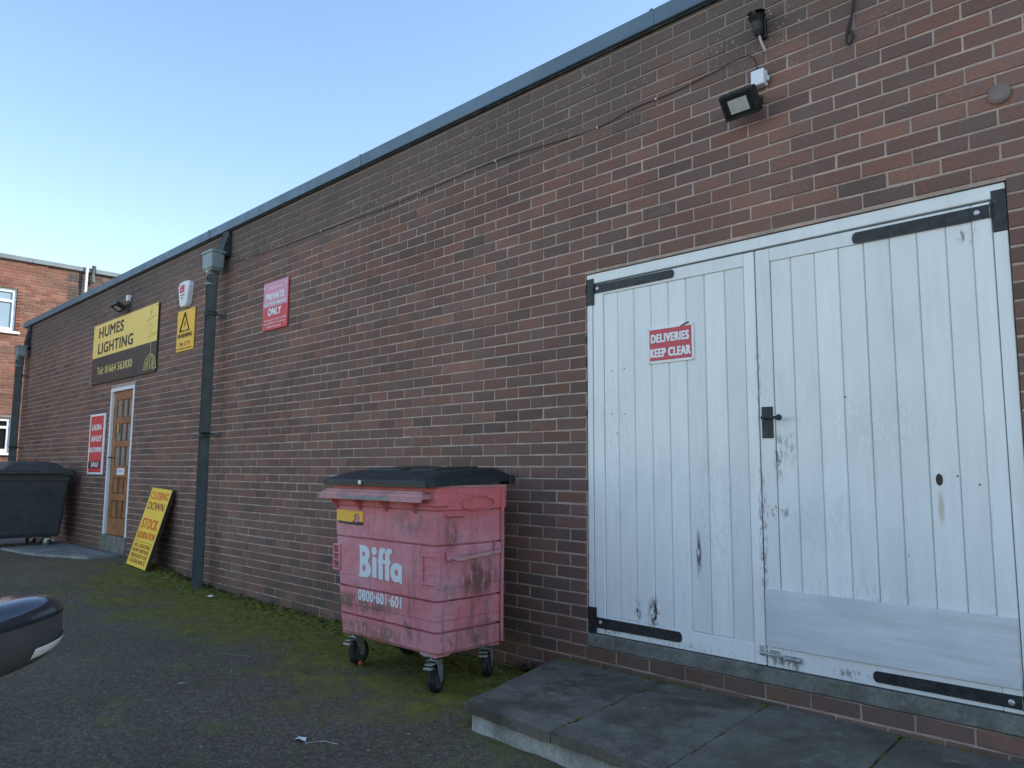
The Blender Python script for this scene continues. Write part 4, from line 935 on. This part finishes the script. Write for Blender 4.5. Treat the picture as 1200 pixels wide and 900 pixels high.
def superell(bm, c, a, e1, e2, nu=28, nv=18, zlo=-1, zhi=1, infl=0.):
    sg = lambda v, p: math.copysign(abs(v)**p, v); rings = []
    for j in range(nv+1):
        ph = math.pi*(-.5+j/nv); sz = sg(math.sin(ph), e1); cz_ = abs(math.cos(ph))**e1
        if sz < zlo-1e-6 or sz > zhi+1e-6: continue
        ringv = []
        for i in range(nu):
            th = 2*math.pi*i/nu
            x = (a[0]+infl)*cz_*sg(math.cos(th), e2); y = (a[1]+infl)*cz_*sg(math.sin(th), e2); z = (a[2]+infl)*sz
            ringv.append((c[0]+x-.45*y, c[1]+y, c[2]+z+.10*y))
        rings.append(ringv)
    loft(bm, rings, True)
MC = (1.425, -3.332, .984)
bm = B(); superell(bm, MC, (.075, .125, .053), .62, .72); mr = obj('wing_mirror', bm, M['car_trim'], car, True)
bm = B(); superell(bm, (MC[0], MC[1], MC[2]+.004), (.0765, .1265, .053), .62, .72, 28, 18, .28, 1); obj('mirror_cap', bm, M['car'], mr, True)
bm = B(); tube(bm, [(MC[0]-.02, -3.44, .93), (MC[0]-.03, -3.50, .92)], .035, 10); obj('mirror_arm', bm, M['car_trim'], mr)
bm = B(); ra, rbm = [], []
for i in range(15):
    th = R(24+73*i/14); sg = lambda v, p: math.copysign(abs(v)**p, v)
    px = sg(math.cos(th), .72); py = sg(math.sin(th), .72); row = []
    for zz, k in ((-.80, .90), (-.76, .945), (-.54, 1.012), (-.50, 1.008)):
        row.append((MC[0]+.0765*px*k-.45*.1265*py*k, MC[1]+.1265*py*k, MC[2]+.053*(zz+.16+.34*max(0, i/14-.55)**1.2)+.10*.1265*py*k))
    ra.append(row)
V = [[bm.verts.new(q) for q in r_] for r_ in ra]
for a, b in zip(V, V[1:]):
    for k in range(3): bm.faces.new((a[k], b[k], b[k+1], a[k+1]))
obj('indicator', bm, M['amber'], mr, True)

# ------------------------------------------------------------------ small things on the ground
def pebble(bm, c, r):
    vs_ = bmesh.ops.create_icosphere(bm, subdivisions=1, radius=r)['verts']; s_ = (random.uniform(.7, 1.3), random.uniform(.7, 1.3), random.uniform(.3, .6)); an = random.uniform(0, 6)
    for v_ in vs_:
        x, y = v_.co.x*s_[0], v_.co.y*s_[1]
        v_.co = Vector((c[0]+x*math.cos(an)-y*math.sin(an), c[1]+x*math.sin(an)+y*math.cos(an), c[2]+v_.co.z*s_[2]))
bm = B()
for i in range(900):
    x = random.uniform(-9, 1.3); y = -random.random()**1.0*3.2-.05
    if x > -.45 and y > -1.1: continue
    pebble(bm, (x, y, gz(x, y)+.003), random.choice((.004, .004, .005, .006, .009)))
tag(obj('loose_chippings', bm, M['stone']), kind='stuff')
def leafq(bm, c, L_, an, tilt):
    d = Vector((math.cos(an), math.sin(an), tilt)); s_ = Vector((-math.sin(an), math.cos(an), random.uniform(-.5, .5)))
    p = [Vector(c)-d*L_*.5, Vector(c)+s_*L_*.28, Vector(c)+d*L_*.5, Vector(c)-s_*L_*.25]
    vs_ = [bm.verts.new(q) for q in p]; up_ = bm.verts.new(Vector(c)+Vector((0, 0, L_*.12)))
    for i in range(4): bm.faces.new((vs_[i], vs_[(i+1) % 4], up_))
bm = B()
for i in range(330):
    k = random.random()
    if k < .45: x, y = random.gauss(-.42, .14), -abs(random.gauss(.03, .05))-.012     # heap where the step meets the wall
    elif k < .7: x, y = random.gauss(-5.6, .5), -abs(random.gauss(.04, .05))-.012
    else: x, y = random.uniform(-4.9, -1.5), -abs(random.gauss(.03, .05))-.012
    leafq(bm, (x, y, gz(x)+abs(random.gauss(.012, .012))+(.02 if k < .45 else 0)), random.uniform(.025, .06), random.uniform(0, 6.3), random.uniform(-.4, .6))
tag(obj('leaf_litter', bm, M['leafm']), kind='stuff')
# moss cushions along the foot of the wall
am = NT('moss_cushion', .95, 0, .1); pp = am.pos(); mc = am.ramp(am.noise(pp, 14, 5, .7), [(.3, (.085, .092, .02)), (.6, (.16, .16, .03)), (.8, (.25, .225, .045))]); am.col(am.mix(.7, mc, am.ramp(am.noise(pp, 190, 3, .7), [(.3, .4), (.7, 1.6)]), 'MULTIPLY')); am.bump(am.noise(pp, 240, 4, .7), .8, .006)
bm = B()
for i in range(1500):
    x = random.uniform(-7.0, .0); y = -abs(random.gauss(0, .30))-.01
    if x > -.42: continue
    pebble(bm, (x, y, gz(x, y)-.004), random.uniform(.010, .034)*(1.25 if y > -.25 else .8))
tag(obj('moss', bm, am.m, None, True), kind='stuff')
bm = B(); gq = gz(-.57, -1.59)
pv = [bm.verts.new((-.575+.038*math.cos(a_)*r_, -1.59+.03*math.sin(a_)*r_, gq+h_)) for a_, r_, h_ in ((0, 1, .006), (1, .8, .016), (2, 1.1, .004), (3, .7, .014), (4, 1, .005), (5.2, .9, .02))]; pc = bm.verts.new((-.57, -1.59, gq+.018))
for i in range(6): bm.faces.new((pv[i], pv[(i+1) % 6], pc))
tag(obj('paper_scrap', bm, M['white'], None, loc=(-.57, -1.59, gq)), 'crumpled white paper scrap lying on the tarmac near the bottom', 'litter')
bm = B(); gq = gz(-.45, -1.52); tube(bm, [(-.52, -1.60, gq+.005), (-.47, -1.53, gq+.010), (-.40, -1.50, gq+.006)], .0022, 5); tag(obj('straw', bm, M['white_cable'], None, loc=(-.47, -1.53, gq)), 'thin pale straw lying beside the white paper scrap', 'litter')
bm = B(); leafq(bm, (-1.767, -1.673, gz(-1.7)+.008), .07, 1.0, .1); tag(obj('grey_leaf', bm, M['stone'], None, loc=(-1.767, -1.673, 0)), 'pale grey leaf lying alone on the tarmac left of centre', 'litter')
bm = B(); pebble(bm, (-4.584, -.256, .02), .035); tag(obj('pale_stone', bm, M['white'], None, loc=(-4.58, -.256, 0)), 'pale stone on the moss beside the foot of the downpipe', 'stone')
bm = B(); box(bm, -1.42, -1.395, -.70, -.675, .004, .03, .006); tag(obj('orange_scrap', bm, M['orange'], None, loc=(-1.41, -.69, 0)), 'tiny orange scrap beside the left caster of the red bin', 'litter')
bm = B(); tube(bm, [(-2.46, -1.255, .005), (-2.25, -1.165, .007), (-2.10, -1.085, .005)], .0022, 5); tag(obj('twig', bm, M['stone'], None, loc=(-2.25, -1.165, 0)), 'thin pale twig lying on the mossy tarmac left of the red bin', 'twig')

# small weeds and grass tufts at the foot of the wall
am = NT('weed_green', .8, 0, .2); pp = am.pos(); am.col(am.ramp(am.noise(pp, 30, 3), [(.3, (.035, .06, .014)), (.7, (.10, .12, .03))]))
bm = B()
def tuft(x, y, n, h):
    for k in range(n):
        a_ = random.uniform(0, 6.28); r_ = random.uniform(0, .02); bx_, by_ = x+r_*math.cos(a_), y+r_*math.sin(a_); hh = h*random.uniform(.5, 1.2); le = random.uniform(.3, .9)*hh; wd = .0025; z_ = gz(bx_, by_)-.003
        d = Vector((math.cos(a_), min(.1, math.sin(a_)), 0)); s_ = Vector((-d.y, d.x, 0))*wd; p0 = Vector((bx_, by_, z_))
        q = [p0-s_, p0+s_, p0+d*le*.4+Vector((0, 0, hh*.65))+s_*.8, p0+d*le*.4+Vector((0, 0, hh*.65))-s_*.8]; v_ = [bm.verts.new(c) for c in q]; t_ = bm.verts.new(p0+d*le+Vector((0, 0, hh)))
        bm.faces.new(v_); bm.faces.new((v_[3], v_[2], t_))
for i in range(46): tuft(random.choice((random.uniform(-6.8, -.6), random.gauss(-5.3, .25), random.gauss(-.45, .1))), -abs(random.gauss(0, .03))-.015, random.randint(4, 11), random.uniform(.018, .05))
for i in range(22): tuft(random.uniform(-3.2, .3), random.uniform(-1.25, -.9) if i % 2 else random.uniform(-.9, -.1), random.randint(3, 6), random.uniform(.01, .022))
for i in range(14): t_ = random.random(); tuft(-.335+.22*t_-.02, -.02-.93*t_, random.randint(4, 8), random.uniform(.015, .04))
tag(obj('weeds', bm, am.m), kind='stuff')


bm = B()
for i in range(1, 5):
    a0, b0 = Vector(jx0[i]), Vector(jx1[i])
    for k in range(46):
        if random.random() < .35: continue
        q = a0.lerp(b0, (k+random.random())/46); pebble(bm, (q.x+random.gauss(0, .003), q.y, ztop(q.y)-.004), random.uniform(.005, .011))
for k in range(150): x_ = random.uniform(-.3, 2.4); pebble(bm, (x_, -.012-abs(random.gauss(0, .012)), ztop(0)-.002), random.uniform(.005, .013))
tag(obj('joint_moss', bm, bpy.data.materials['moss_cushion'], None, True), kind='stuff')
